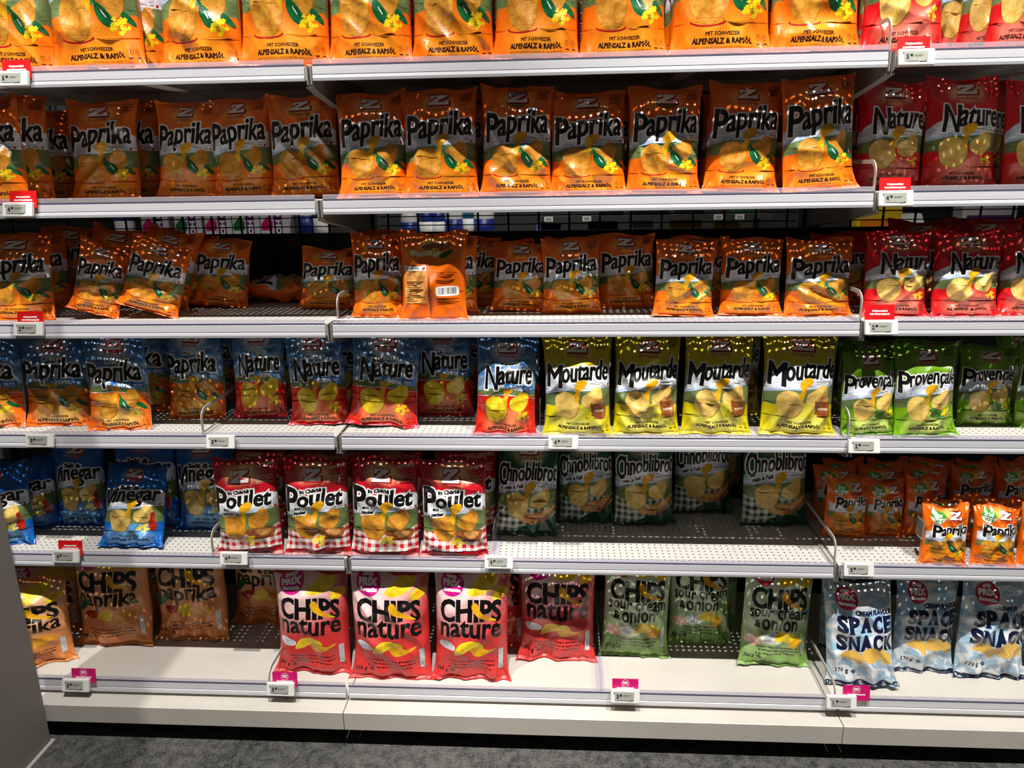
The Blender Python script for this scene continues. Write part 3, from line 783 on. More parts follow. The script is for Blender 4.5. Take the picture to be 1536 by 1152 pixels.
# ------------------------------------------------------------------ pillow shape with folds and creases
class Shape:
    def __init__(self, w, h, T, seed, crumple=1.0):
        q = np.random.RandomState(seed); self.w, self.h, self.T = w, h, T
        self.c = crumple
        self.waves = [(q.uniform(-1.6, 1.6), q.uniform(-1.4, 1.4), q.uniform(0, 6.28), q.uniform(-1, 1), q.uniform(-1, 1), q.uniform(0, 6.28), q.uniform(.6, 1.4)) for _ in range(5)]
        self.fold = [(q.uniform(1.6, 4.2), q.uniform(-1.0, 1.0), q.uniform(0, 6.28), q.uniform(.5, 1.2)) for _ in range(4)]
        self.foldt = [(q.uniform(1.6, 4.2), q.uniform(-1.0, 1.0), q.uniform(0, 6.28), q.uniform(.5, 1.2)) for _ in range(4)]
        self.top = (q.uniform(-1, 1), q.uniform(0, 6.28), q.uniform(-1, 1), q.uniform(.3, 1.0))
        self.ear = (q.uniform(.3, 1.2), q.uniform(.3, 1.2), q.uniform(.2, .36), q.uniform(.2, .36))
        self.dent = [(q.uniform(-.8, .8), q.uniform(.1, .95), q.uniform(.2, .5), q.uniform(0, 3.14), q.uniform(-1, .5)) for _ in range(4)]
        self.fl = q.uniform(.2, 1.0); self.fat = q.uniform(.95, 1.2); self.tw = q.uniform(-.25, .25)
    def at(self, U, V, side):
        w, h, T = self.w, self.h, self.T
        Vc = np.clip(V, 0, 1)
        e0, e1 = 0.028, 0.962
        s = np.clip((Vc - e0) / (e1 - e0), 0, 1)
        prof = np.sin(np.pi * s ** 0.86) ** 0.46
        a = w / 2 * (1.085 - 0.085 * prof + (0.03 + 0.05 * self.fl) * np.exp(-Vc / .045))
        x = a * np.sin(U * 0.85) / math.sin(0.85)
        U2 = np.clip(abs(U), 0, 1)
        d = (T / 2 * self.fat * prof + .0006) * np.maximum(1 - U2 ** 2.6, 0) ** 0.62
        edge = np.maximum(1 - U2 ** 6, 0)
        # creases
        cr = 0
        for kx, ky, ph, qx, qy, ps, am in self.waves:
            ar = np.pi * (kx * U + ky * V * 3) + ph + 1.3 * np.sin(2.2 * (qx * U + qy * V * 3) + ps)
            cr = cr + am * (1 - np.sqrt(np.sin(ar) ** 2 + .012) * 2)
        cr = cr * 0.0021 * self.c * (0.35 + 0.65 * prof)
        fb = 0
        for f, k, ph, am in self.fold: fb = fb + am * (1 - 2 * np.abs(np.sin(f * U * 1.6 + k * V * 9 * U + ph)))
        ft = 0
        for f, k, ph, am in self.foldt: ft = ft + am * (1 - 2 * np.abs(np.sin(f * U * 1.6 + k * (1 - V) * 9 * U + ph)))
        cr = cr + self.c * (0.0034 * fb * np.exp(-((Vc - .05) / .10) ** 2) + 0.0032 * ft * np.exp(-((Vc - .95) / .11) ** 2))
        for sg, am, ln in ((1, self.ear[0], self.ear[2]), (-1, self.ear[1], self.ear[3])):
            tt = U * sg - (1 - Vc / ln * .55)
            cr = cr - self.c * .009 * am * np.exp(-(tt / .10) ** 2) * np.clip(1 - Vc / ln, 0, 1) ** 2
            tt = U * sg - (1 - (1 - Vc) / ln * .5)
            cr = cr - self.c * .0075 * am * np.exp(-(tt / .10) ** 2) * np.clip(1 - (1 - Vc) / ln, 0, 1) ** 2
        for cx, cy, rr, an, am in self.dent:
            p = (U - cx) * math.cos(an) + (V - cy) * 1.6 * math.sin(an); q_ = -(U - cx) * math.sin(an) + (V - cy) * 1.6 * math.cos(an)
            g = np.exp(-(p / rr) ** 2 - (q_ / (rr * .55)) ** 2)
            cr = cr + self.c * .0055 * am * g
        y = -side * d - cr * edge
        y = y - T * .45 * np.exp(-Vc / .12) + T * .12 * Vc ** 6
        t0, t1, t2, t3 = self.top
        y = y + .010 * np.sin(U * 2.4 + t1) * Vc ** 7 + .006 * np.sin(U * 5 + t1 * 2) * Vc ** 10
        z = h * V + h * (.04 * t3 * (U2 ** 2 - .5) + .012 * t0 * U) * Vc ** 8 + .004 * np.sin(U * 4 + t1) * Vc ** 12
        z = z + .003 * (1 - np.exp(-Vc / .02)) * 0
        x = x + self.tw * .02 * Vc ** 2
        return np.stack([x, y, z], -1)
    def surf(self, U, V, side):
        e = 2e-3
        P = self.at(U, V, side)
        n = np.cross(self.at(U + e, V, side) - self.at(U - e, V, side), self.at(U, V + e, side) - self.at(U, V - e, side))
        n = n * (1 if side > 0 else -1)
        n /= np.maximum(np.linalg.norm(n, axis=1), 1e-12)[:, None]
        n = np.where((n[:, 1] * side > 0.6)[:, None], -n, n)
        return P, n

def trimesh(name, P, Nn, F, mi, uv, mats):
    me = bpy.data.meshes.new(name); n = len(P); m_ = len(F)
    me.vertices.add(n); me.vertices.foreach_set('co', P.astype(np.float32).ravel())
    me.loops.add(m_ * 3); me.loops.foreach_set('vertex_index', F.astype(np.int32).ravel())
    me.polygons.add(m_); me.polygons.foreach_set('loop_start', (np.arange(m_) * 3).astype(np.int32))
    me.update(calc_edges=True)
    for mm in mats: me.materials.append(MATS[mm])
    me.polygons.foreach_set('material_index', mi.astype(np.int32)); me.polygons.foreach_set('use_smooth', np.ones(m_, bool))
    ul = me.uv_layers.new(name='print'); ul.data.foreach_set('uv', uv[F.ravel()].astype(np.float32).ravel())
    me.normals_split_custom_set_from_vertices(Nn.tolist())
    me.update(); return me

PART_NAMES = {EMBLEM: 'emblem', LETTERS: 'flavour_lettering', PICTURE: 'picture', TOPSEAL: 'top_seal', FOOTSEAL: 'bottom_seal'}
def build_bag(name, key, w, h, T, seed, crumple=1.0):
    V2, T3, mi, pt, names, A = plan(key)
    sh = Shape(w, h, T, seed, crumple)
    U, V = V2[:, 0] / 50.0, V2[:, 1] / HART
    P, Nn = sh.surf(U, V, 1)
    uv = np.stack([V2[:, 0] / 100 + .5, V2[:, 1] / HART], 1)
    gu = np.linspace(-1, 1, 25); gv = np.linspace(0, 1, 41)
    BU, BV = [g.ravel() for g in np.meshgrid(gu, gv)]
    BP, BN = sh.surf(BU, BV, -1)
    idx = np.arange(len(BU)).reshape(len(gv), len(gu))
    a, b_, c, d = idx[:-1, :-1].ravel(), idx[:-1, 1:].ravel(), idx[1:, 1:].ravel(), idx[1:, :-1].ravel()
    BF = np.concatenate([np.stack([a, c, b_], 1), np.stack([a, d, c], 1)])
    buv = np.stack([.5 + 0 * BU, 0.30 + 0 * BV], 1)
    root = None
    for part in range(6):
        s = pt == part
        if not s.any(): continue
        F = T3[s]; used = np.unique(F); rm = np.zeros(len(V2), int); rm[used] = np.arange(len(used))
        mats_used = np.unique(mi[s]); mm = np.zeros(len(names), int); mm[mats_used] = np.arange(len(mats_used))
        mnames = [names[i] for i in mats_used]
        p_, n_, f_, m_, u_ = P[used], Nn[used], rm[F], mm[mi[s]], uv[used]
        if part == BODY:
            bm = mnames.index(A.film) if A.film in mnames else 0
            f_ = np.concatenate([f_, BF + len(p_)]); m_ = np.concatenate([m_, np.full(len(BF), bm)])
            p_ = np.concatenate([p_, BP]); n_ = np.concatenate([n_, BN]); u_ = np.concatenate([u_, buv])
        pn = name if part == BODY else PART_NAMES[part]
        o = bpy.data.objects.new(pn, trimesh(pn, p_, n_, f_, m_, u_, mnames)); COL.objects.link(o)
        if part == BODY: root = o
        else: o.parent = root
    return root

# ------------------------------------------------------------------ the setting
FLOOR = 0.056
mb = MB(); mb.box(-4, 5, -4.5, 4.5, 0.0, FLOOR)
tag(mb.obj('floor', 'carpet'), kind='structure')
mb = MB(); mb.box(-0.835, -0.79, -1.9, -0.157, FLOOR + 0.005, 2.1)
tag(mb.obj('wall_left', 'grey_panel', bevel=0.002), kind='structure')
mb = MB(); mb.box(-0.832, -0.781, -1.9, -0.152, FLOOR, FLOOR + 0.005)
tag(mb.obj('baseboard_left', 'guard_metal'), kind='structure')
mb = MB(); mb.box(-1.3, 2.55, 0.53, 0.545, FLOOR, 1.322)
tag(mb.obj('wall_back', 'dark_backing'), kind='structure')
mb = MB(); mb.box(-1.3, 2.55, 0.53, 0.545, 1.46, 1.95)
tag(mb.obj('wall_top', 'dark_backing'), kind='structure')

# ------------------------------------------------------------------ shelves: perforated deck, side brackets, price rail, clear lip
W = 1.25
SHELF_Z = [1.72211, 1.43407, 1.14483, 0.85867, 0.52174]
BAY = ['left', 'middle', 'right']
ROWS = ['top', 'second', 'third', 'fourth', 'fifth', 'bottom']
DEEP = 0.46
def deck_mesh():
    mb = MB(); x0, x1, y0, y1 = 0.006, W - 0.006, 0.001, DEEP
    px = 0.0158; hx = 0.0023; hy = 0.0022
    nx = int((x1 - x0 - 0.03) / px); ny = int((y1 - y0 - 0.012) / 0.0166); py = 0.0166
    ox = (x0 + x1) / 2 - nx * px / 2; oy = y0 + 0.006
    k = {}
    def vert(x, y):
        q = (round(x, 5), round(y, 5))
        if q not in k: k[q] = len(mb.v); mb.v.append((x, y, 0.0))
        return k[q]
    for j in range(ny):
        if 0.098 < oy + j * py < 0.158:      # plain band over the front rib
            mb.face([(ox, oy + j * py, 0), (ox + nx * px, oy + j * py, 0), (ox + nx * px, oy + (j + 1) * py, 0), (ox, oy + (j + 1) * py, 0)]); continue
        for i in range(nx):
            a, b_, c, d = ox + i * px, oy + j * py, ox + (i + 1) * px, oy + (j + 1) * py
            mx, my = (a + c) / 2, (b_ + d) / 2
            o = [vert(a, b_), vert(c, b_), vert(c, d), vert(a, d)]
            s = 0.45
            h = [vert(mx - hx * s, my - hy), vert(mx + hx * s, my - hy), vert(mx + hx, my - hy * s), vert(mx + hx, my + hy * s),
                 vert(mx + hx * s, my + hy), vert(mx - hx * s, my + hy), vert(mx - hx, my + hy * s), vert(mx - hx, my - hy * s)]
            for f in ((o[0], o[1], h[1], h[0]), (o[1], h[2], h[1]), (o[1], o[2], h[3], h[2]), (o[2], h[4], h[3]), (o[2], o[3], h[5], h[4]), (o[3], h[6], h[5]),
                      (o[3], o[0], h[7], h[6]), (o[0], h[0], h[7])):
                mb.f.append(f); mb.m.append(0)
    X1, Y1 = ox + nx * px, oy + ny * py
    for q in ((x0, y0, x1, oy), (x0, Y1, x1, y1), (x0, oy, ox, Y1), (X1, oy, x1, Y1)):
        mb.face([(q[0], q[1], 0), (q[2], q[1], 0), (q[2], q[3], 0), (q[0], q[3], 0)])
    mb.box(x0, x1, y0, y0 + 0.0015, -0.028, -0.0001); mb.box(x0, x1, y1 - 0.0015, y1, -0.028, -0.0001)
    mb.box(x0, x1, y0 + 0.0016, y0 + 0.012, -0.028, -0.0265)
    for u in (0.33, 0.67): mb.box(W * u - 0.02, W * u + 0.02, y0 + 0.02, y1 - 0.01, -0.02, -0.0185)
    return mb
RAIL = [(0.001, 0.0), (-0.0056, 0.0), (-0.0070, -0.0015), (-0.0086, -0.0165), (-0.0072, -0.0175), (-0.0074, -0.0190), (-0.0094, -0.0200), (-0.0108, -0.0255), (-0.0100, -0.031), (0.001, -0.031)]
def bracket_mb():
    mb = MB()
    pr = [(-0.006, 0.001), (-0.006, -0.038), (-0.002, -0.043), (0.05, -0.052), (DEEP, -0.105), (DEEP, 0.0), (0.02, 0.0)]
    mb.extrude_x(pr, -0.0013, 0.0013)
    # folded lower flange
    mb.extrude_x([(-0.002, -0.0432), (0.05, -0.0522), (DEEP, -0.1052), (DEEP, -0.1068), (0.05, -0.0538), (-0.002, -0.0448)], -0.005, 0.005)
    return mb
def make_shelf():
    o = deck_mesh().obj('shelf', 'white_powder_coat')
    mb = MB(); mb.extrude_x(RAIL, 0.0095, W - 0.0095); mb.obj('price_rail', 'rail_strip', o)
    mb = MB(); mb.extrude_x([(-0.0058, 0.0002), (-0.0058, 0.0125), (-0.0050, 0.0135), (-0.0042, 0.0125), (-0.0042, 0.0002)], 0.0095, W - 0.0095)
    mb.extrude_x([(-0.0040, 0.0002), (0.0045, 0.0008), (0.0045, 0.0018), (-0.0040, 0.0012)], 0.0095, W - 0.0095)
    mb.obj('clear_lip', 'clear_plastic', o)
    mb = MB(); mb.box(0.0095, W - 0.0095, -0.0072, -0.0060, 0.0001, 0.0034); mb.obj('rail_shadow_line', 'rail_shadow_line', o)  # dark strip added as the shadow line at the foot of the lip
    for x in (0.0042, W - 0.0042):
        br = bracket_mb().obj('bracket', 'grey_powder_coat', o, (x, 0, 0))
        sg = 1 if x > 0.5 else -1
        for i in range(3):
            m2 = MB(); y = 0.035 + 0.011 * i
            m2.face([(-sg * 0.0016, y, -0.040), (-sg * 0.0016, y + 0.0022, -0.040), (-sg * 0.0016, y + 0.0072, -0.022), (-sg * 0.0016, y + 0.005, -0.022)])
            m2.obj('slot', 'white_powder_coat', br)
    return o
shelf0 = None
BAYX = (-W, 0.0, W)
for r_ in range(5):
    for k in range(3):
        s = make_shelf() if shelf0 is None else copy_tree(shelf0)
        if shelf0 is None: shelf0 = s
        s.location = (BAYX[k], 0, SHELF_Z[r_])
        tag(s, '%s perforated metal shelf with silver price rail in the %s bay' % (['topmost white', 'second highest white', 'third highest white', 'fourth highest white', 'lowest white'][r_], BAY[k]), 'shelf', 'perforated shelves of the snack display')

# base units
def make_base():
    mb = MB(); mb.box(0.0015, W - 0.0015, -0.094, DEEP, 0.160, 0.172)
    o = mb.obj('base_unit', 'worn_white_laminate')
    mb = MB(); mb.extrude_x([(-0.094, 0.1639), (-0.147, 0.1639), (-0.149, 0.1625), (-0.149, 0.1134), (-0.140, 0.1134), (-0.140, 0.158), (-0.094, 0.158)], 0.0012, W - 0.0012)
    mb.obj('front_cover', 'worn_white_laminate', o)
    mb = MB(); mb.box(0.0006, W - 0.0006, -0.055, -0.045, FLOOR, 0.158); mb.obj('kick_plate', 'black_plastic', o)
    mb = MB(); mb.extrude_x([(y - 0.0935, z + 0.205) for y, z in RAIL], 0.004, W - 0.004); mb.obj('price_rail', 'rail_strip', o)
    mb = MB(); mb.box(0.004, W - 0.004, -0.0935, -0.092, 0.172, 0.2045); mb.obj('rail_backing', 'grey_powder_coat', o)
    mb = MB(); mb.extrude_x([(-0.0993, 0.2052), (-0.0993, 0.2175), (-0.0985, 0.2185), (-0.0977, 0.2175), (-0.0977, 0.2052)], 0.004, W - 0.004)
    mb.extrude_x([(-0.0975, 0.2055), (-0.080, 0.1755), (-0.080, 0.174), (-0.0975, 0.204)], 0.004, W - 0.004)
    mb.obj('clear_lip', 'clear_plastic', o)
    mb = MB(); mb.box(0.004, W - 0.004, -0.1007, -0.0995, 0.2051, 0.2092); mb.obj('rail_shadow_line', 'rail_shadow_line', o)  # same painted shadow line along the base rail
    return o
b0 = make_base()
for k in range(3):
    s = b0 if k == 0 else copy_tree(b0)
    s.location = (BAYX[k], 0, 0)
    tag(s, 'white base unit with black kick plate under the %s bay' % BAY[k], 'shelf base', 'base units of the snack display')

# uprights and wire mesh backs
mb = MB(); mb.box(-0.015, 0.015, 0.462, 0.50, FLOOR, 1.95)
for i in range(36): mb.box(-0.006, -0.003, 0.4605, 0.462, 0.2 + i * 0.05, 0.23 + i * 0.05)
u0 = mb.obj('shelf_upright', 'dark_grey_metal')
for k in range(4):
    u = u0 if k == 0 else u0.copy()
    if k: COL.objects.link(u)
    u.location = (-W + k * W, 0, 0)
    tag(u, 'dark slotted upright ' + ('at the far left end', 'between left and middle bays', 'between middle and right bays', 'at the far right end')[k] + ' of the shelving', 'upright', 'slotted shelf uprights')
mb = MB()
for i in range(14): mb.bar((0.045 + i * 0.0892, 0.508, 1.16), (0.045 + i * 0.0892, 0.508, 1.94), 0.0035, 6)
for j in range(31): mb.bar((0.02, 0.503, 1.165 + j * 0.0255), (W - 0.02, 0.503, 1.165 + j * 0.0255), 0.0018, 5)
g0 = mb.obj('wire_grid', 'black_wire')
for k in range(3):
    g = g0 if k == 0 else g0.copy()
    if k: COL.objects.link(g)
    g.location = (BAYX[k], 0, 0)
    tag(g, 'black wire mesh back panel behind the shelves of the %s bay' % BAY[k], 'wire mesh panel', 'wire mesh backs')

# ------------------------------------------------------------------ bags
NAME = dict(paprika=('paprika_crisp_bag', 'large orange paprika crisp bag'), paprika_small=('paprika_crisp_bag', 'small orange paprika crisp bag'),
            paprika_back=('paprika_crisp_bag', 'small orange crisp bag'), nature=('plain_crisp_bag', 'red plain crisp bag'),
            light_paprika=('light_paprika_crisp_bag', 'blue and orange paprika crisp bag'), light_nature=('light_plain_crisp_bag', 'blue and red plain crisp bag'),
            mustard=('mustard_crisp_bag', 'yellow mustard crisp bag'), herbs=('herb_crisp_bag', 'lime green herb crisp bag'),
            vinegar=('vinegar_crisp_bag', 'blue vinegar crisp bag'), poulet=('chicken_crisp_bag', 'crimson chicken crisp bag with checks'),
            garlic=('garlic_bread_crisp_bag', 'dark green garlic bread crisp bag'), multi=('paprika_multipack', 'small orange paprika multipack'),
            coop_paprika=('budget_paprika_crisp_bag', 'tan paprika crisp bag'), coop_nature=('budget_plain_crisp_bag', 'coral red plain crisp bag'),
            coop_onion=('budget_onion_crisp_bag', 'sage green onion crisp bag'), space=('corn_snack_bag', 'pale blue corn snack bag'))
SHELFWORD = ['top shelf', 'second shelf', 'third shelf', 'fourth shelf', 'fifth shelf', 'bottom shelf']
# row, flavour, x, front y, z, width, height, thickness, yaw, roll, lean, seed, parts-wise copy source (or -1), label tail
BAGS = [  # some rear bags are unseen stock, added to block light through the perforations
(1, 'nature', 1.5233, 0.0150, 1.7221, 0.1200, 0.2846, 0.042, -28, 0, 2.5, 17, -1, ' turned sideways, cut by the picture edge, top shelf'),
(1, 'paprika', -0.5060, 0.0350, 1.7221, 0.2000, 0.3610, 0.083, 5, -2, 2.5, 24, -1, ' with a deep crease across its lower right, top shelf'),
(1, 'paprika', -0.0700, 0.0350, 1.7221, 0.1933, 0.3546, 0.083, 2, 1, 2.5, 31, -1, ', fourth front bag, left bay, top shelf'),
(1, 'paprika', 0.4989, 0.0350, 1.7221, 0.1791, 0.3410, 0.082, -3, 1, 2.5, 38, -1, ', third front bag, middle bay, top shelf'),
(1, 'paprika', 0.9024, 0.0350, 1.7221, 0.2028, 0.3637, 0.083, -2, 0, 2.5, 45, -1, ', fifth front bag, middle bay, top shelf'),
(1, 'paprika', -0.7100, 0.0400, 1.7221, 0.1726, 0.3348, 0.079, 4, 1, 2.5, 52, -1, ', first front bag, left bay, top shelf'),
(1, 'paprika', -0.2657, 0.0400, 1.7221, 0.1827, 0.3445, 0.083, -2, 0, 2.5, 59, -1, ', third front bag, left bay, top shelf'),
(1, 'paprika', 0.1261, 0.0400, 1.7221, 0.1812, 0.3430, 0.083, 0, 0, 2.5, 66, -1, ', first front bag, middle bay, top shelf'),
(1, 'paprika', 0.3137, 0.0400, 1.7221, 0.1740, 0.3362, 0.080, 2, 0, 2.5, 73, -1, ', second front bag, middle bay, top shelf'),
(1, 'paprika', 0.6913, 0.0400, 1.7221, 0.1798, 0.3418, 0.083, 0, 0, 2.5, 80, -1, ', fourth front bag, middle bay, top shelf'),
(1, 'paprika', 1.1054, 0.0400, 1.7221, 0.1811, 0.3429, 0.083, 2, 1, 2.5, 87, -1, ', sixth front bag, middle bay, top shelf'),
(1, 'nature', 1.2950, 0.0500, 1.7221, 0.1588, 0.3216, 0.073, -4, 0, 2.5, 94, -1, ', first front bag, right bay, top shelf'),
(1, 'nature', 1.5032, 0.1050, 1.7221, 0.1179, 0.2826, 0.042, -30, 0, 2.5, 101, -1, ' turned sideways, second of the turned ones, top shelf'),
(1, 'nature', 1.4858, 0.1950, 1.7221, 0.1251, 0.2895, 0.042, -32, 0, 2.5, 108, -1, ' turned sideways so its right flank shows, top shelf'),
(1, 'paprika', -0.4668, 0.1400, 1.7221, 0.1467, 0.3101, 0.067, 0, 0, 2.5, 115, 5, ' first behind second front bag, left bay, top shelf'),
(1, 'paprika', -0.0600, 0.1600, 1.7221, 0.1933, 0.3400, 0.083, 0, 1, 2.5, 122, 6, ' first behind fourth front bag, left bay, top shelf'),
(1, 'paprika', 0.5089, 0.1600, 1.7221, 0.1791, 0.3400, 0.082, 0, 1, 2.5, 129, 7, ' first behind third front bag, middle bay, top shelf'),
(1, 'paprika', 0.9124, 0.1600, 1.7221, 0.2028, 0.3400, 0.083, 0, 0, 2.5, 136, 8, ' first behind fifth front bag, middle bay, top shelf'),
(1, 'paprika', -0.7000, 0.1650, 1.7221, 0.1726, 0.3348, 0.079, 0, 1, 2.5, 143, 9, ' first behind first front bag, left bay, top shelf'),
(1, 'paprika', -0.2557, 0.1650, 1.7221, 0.1827, 0.3400, 0.083, 0, 0, 2.5, 150, 10, ' first behind third front bag, left bay, top shelf'),
(1, 'paprika', 0.1361, 0.1650, 1.7221, 0.1812, 0.3400, 0.083, 0, 0, 2.5, 157, 1, ' first behind first front bag, middle bay, top shelf'),
(1, 'paprika', 0.3237, 0.1650, 1.7221, 0.1740, 0.3362, 0.080, 0, 0, 2.5, 164, 2, ' first behind second front bag, middle bay, top shelf'),
(1, 'paprika', 0.7013, 0.1650, 1.7221, 0.1798, 0.3400, 0.083, 0, 0, 2.5, 171, 3, ' first behind fourth front bag, middle bay, top shelf'),
(1, 'paprika', 1.1154, 0.1650, 1.7221, 0.1811, 0.3400, 0.083, 0, 1, 2.5, 178, 4, ' first behind sixth front bag, middle bay, top shelf'),
(1, 'nature', 1.3050, 0.1750, 1.7221, 0.1588, 0.3216, 0.073, 0, 0, 2.5, 185, 0, ' first behind first front bag, right bay, top shelf'),
(1, 'paprika', -0.0600, 0.2750, 1.7221, 0.1933, 0.3400, 0.083, 0, 1, 2.5, 192, 6, ' second behind fourth front bag, left bay, top shelf'),
(1, 'paprika', 0.5089, 0.2750, 1.7221, 0.1791, 0.3400, 0.082, 0, 1, 2.5, 199, 7, ' second behind third front bag, middle bay, top shelf'),
(1, 'paprika', 0.9124, 0.2750, 1.7221, 0.2028, 0.3400, 0.083, 0, 0, 2.5, 206, 8, ' second behind fifth front bag, middle bay, top shelf'),
(1, 'paprika', -0.7000, 0.2800, 1.7221, 0.1726, 0.3348, 0.079, 0, 1, 2.5, 213, 9, ' second behind first front bag, left bay, top shelf'),
(1, 'paprika', -0.2557, 0.2800, 1.7221, 0.1827, 0.3400, 0.083, 0, 0, 2.5, 220, 10, ' second behind third front bag, left bay, top shelf'),
(1, 'paprika', 0.1361, 0.2800, 1.7221, 0.1812, 0.3400, 0.083, 0, 0, 2.5, 227, 1, ' second behind first front bag, middle bay, top shelf'),
(1, 'paprika', 0.3237, 0.2800, 1.7221, 0.1740, 0.3362, 0.080, 0, 0, 2.5, 234, 2, ' second behind second front bag, middle bay, top shelf'),
(1, 'paprika', 0.7013, 0.2800, 1.7221, 0.1798, 0.3400, 0.083, 0, 0, 2.5, 241, 3, ' second behind fourth front bag, middle bay, top shelf'),
(1, 'paprika', 1.1154, 0.2800, 1.7221, 0.1811, 0.3400, 0.083, 0, 1, 2.5, 248, 4, ' second behind sixth front bag, middle bay, top shelf'),
(1, 'nature', 1.3050, 0.2900, 1.7221, 0.1588, 0.3216, 0.073, 0, 0, 2.5, 255, 12, ' second behind first front bag, right bay, top shelf'),
(2, 'paprika', -0.8249, 0.0210, 1.4341, 0.1654, 0.2548, 0.076, 14, 0, 2.5, 262, -1, ', second front bag, left bay, second shelf'),
(2, 'paprika', 1.1424, 0.0460, 1.4341, 0.1568, 0.2504, 0.072, 4, -3, 2.5, 269, -1, ', seventh front bag, middle bay, second shelf'),
(2, 'paprika', 0.7902, 0.0510, 1.4341, 0.1572, 0.2375, 0.072, 0, 1, 2.5, 276, -1, ', fifth front bag, middle bay, second shelf'),
(2, 'paprika', 0.2721, 0.0560, 1.4341, 0.1679, 0.2478, 0.077, 0, 0, 2.5, 283, -1, ', second front bag, middle bay, second shelf'),
(2, 'paprika', 0.4500, 0.0560, 1.4341, 0.1567, 0.2483, 0.072, 0, 1, 2.5, 290, -1, ', third front bag, middle bay, second shelf'),
(2, 'paprika', 0.1106, 0.0610, 1.4341, 0.1556, 0.2416, 0.072, 4, -1, 2.5, 297, -1, ', first front bag, middle bay, second shelf'),
(2, 'paprika', 0.6182, 0.0610, 1.4341, 0.1676, 0.2351, 0.077, 0, 0, 2.5, 304, -1, ', fourth front bag, middle bay, second shelf'),
(2, 'paprika', 0.9684, 0.0660, 1.4341, 0.1581, 0.2437, 0.073, 0, 2, 2.5, 311, -1, ', sixth front bag, middle bay, second shelf'),
(2, 'paprika', -0.8371, 0.1300, 1.4341, 0.1714, 0.2620, 0.079, 18, 0, 2.5, 318, -1, ', first front bag, left bay, second shelf'),
(2, 'paprika', -0.0841, 0.1530, 1.4341, 0.1673, 0.2483, 0.077, 0, -2, 2.5, 325, -1, ', sixth front bag, left bay, second shelf'),
(2, 'paprika', -0.6198, 0.1780, 1.4341, 0.1733, 0.2491, 0.080, 0, 0, 2.5, 332, -1, ', third front bag, left bay, second shelf'),
(2, 'paprika', -0.4027, 0.1780, 1.4341, 0.1486, 0.2399, 0.068, 0, 2, 2.5, 339, -1, ', fourth front bag, left bay, second shelf'),
(2, 'paprika', -0.2527, 0.1780, 1.4341, 0.1506, 0.2462, 0.069, 0, -2, 2.5, 346, -1, ', fifth front bag, left bay, second shelf'),
(2, 'nature', 1.5125, 0.1780, 1.4341, 0.1622, 0.2569, 0.075, 0, 1, 2.5, 353, -1, ', second front bag, right bay, second shelf'),
(2, 'nature', 1.6870, 0.1780, 1.4341, 0.1392, 0.2486, 0.064, 0, 0, 2.5, 360, -1, ', third front bag, right bay, second shelf'),
(2, 'nature', 1.3509, 0.1880, 1.4341, 0.1524, 0.2527, 0.070, 0, 1, 2.5, 367, -1, ', first front bag, right bay, second shelf'),
(2, 'paprika', 1.1524, 0.1710, 1.4341, 0.1568, 0.2375, 0.072, 0, -3, 2.5, 374, 47, ' first behind seventh front bag, middle bay, second shelf'),
(2, 'paprika', 0.8002, 0.1760, 1.4341, 0.1572, 0.2256, 0.072, 0, 1, 2.5, 381, 35, ' first behind fifth front bag, middle bay, second shelf'),
(2, 'paprika', 0.2934, 0.1780, 1.4341, 0.1390, 0.2457, 0.064, 0, 0, 2.5, 388, 36, ' first behind second front bag, middle bay, second shelf'),
(2, 'paprika', 0.6541, 0.1780, 1.4341, 0.1439, 0.2380, 0.066, 0, 0, 2.5, 395, 37, ' first behind fourth front bag, middle bay, second shelf'),
(2, 'paprika', 0.4600, 0.1810, 1.4341, 0.1567, 0.2359, 0.072, 0, 1, 2.5, 402, 38, ' first behind third front bag, middle bay, second shelf'),
(2, 'paprika', 0.1206, 0.1860, 1.4341, 0.1556, 0.2295, 0.072, 0, -1, 2.5, 409, 39, ' first behind first front bag, middle bay, second shelf'),
(2, 'paprika', 0.9784, 0.1910, 1.4341, 0.1581, 0.2315, 0.073, 0, 2, 2.5, 416, 40, ' first behind sixth front bag, middle bay, second shelf'),
(2, 'paprika', -0.8553, 0.2780, 1.4341, 0.1629, 0.2373, 0.075, 12, 0, 2.5, 423, 41, ' first behind first front bag, left bay, second shelf'),
(2, 'paprika', -0.6146, 0.2880, 1.4341, 0.1658, 0.2550, 0.076, 0, 0, 2.5, 430, 42, ' first behind third front bag, left bay, second shelf'),
(2, 'nature', 1.6090, 0.2980, 1.4341, 0.1361, 0.2573, 0.063, 0, 0, 2.5, 437, 48, ' first behind third front bag, right bay, second shelf'),
(2, 'nature', 1.3609, 0.3130, 1.4341, 0.1524, 0.2375, 0.070, 0, 1, 2.5, 444, 49, ' first behind first front bag, right bay, second shelf'),
(3, 'paprika_back', 0.2469, 0.0350, 1.1448, 0.1533, 0.2108, 0.061, 0, 0, 2.5, 451, -1, ' turned around to show its back print, third shelf'),
(3, 'nature', 1.5048, 0.0500, 1.1448, 0.1444, 0.1982, 0.066, 0, 0, 2.5, 458, -1, ', second front bag, right bay, third shelf'),
(3, 'nature', 1.3461, 0.0550, 1.1448, 0.1389, 0.1996, 0.064, 0, 0, 2.5, 465, -1, ', first front bag, right bay, third shelf'),
(3, 'paprika_small', 0.8497, 0.0600, 1.1448, 0.1352, 0.1803, 0.062, 0, 2, 2.5, 472, -1, ', sixth front bag, middle bay, third shelf'),
(3, 'nature', 1.6534, 0.0600, 1.1448, 0.1305, 0.1957, 0.060, 0, 0, 2.5, 479, -1, ', third front bag, right bay, third shelf'),
(3, 'paprika_small', -0.8301, 0.0620, 1.1448, 0.1726, 0.2109, 0.066, 4, 0, 2.5, 486, -1, ', first front bag, left bay, third shelf'),
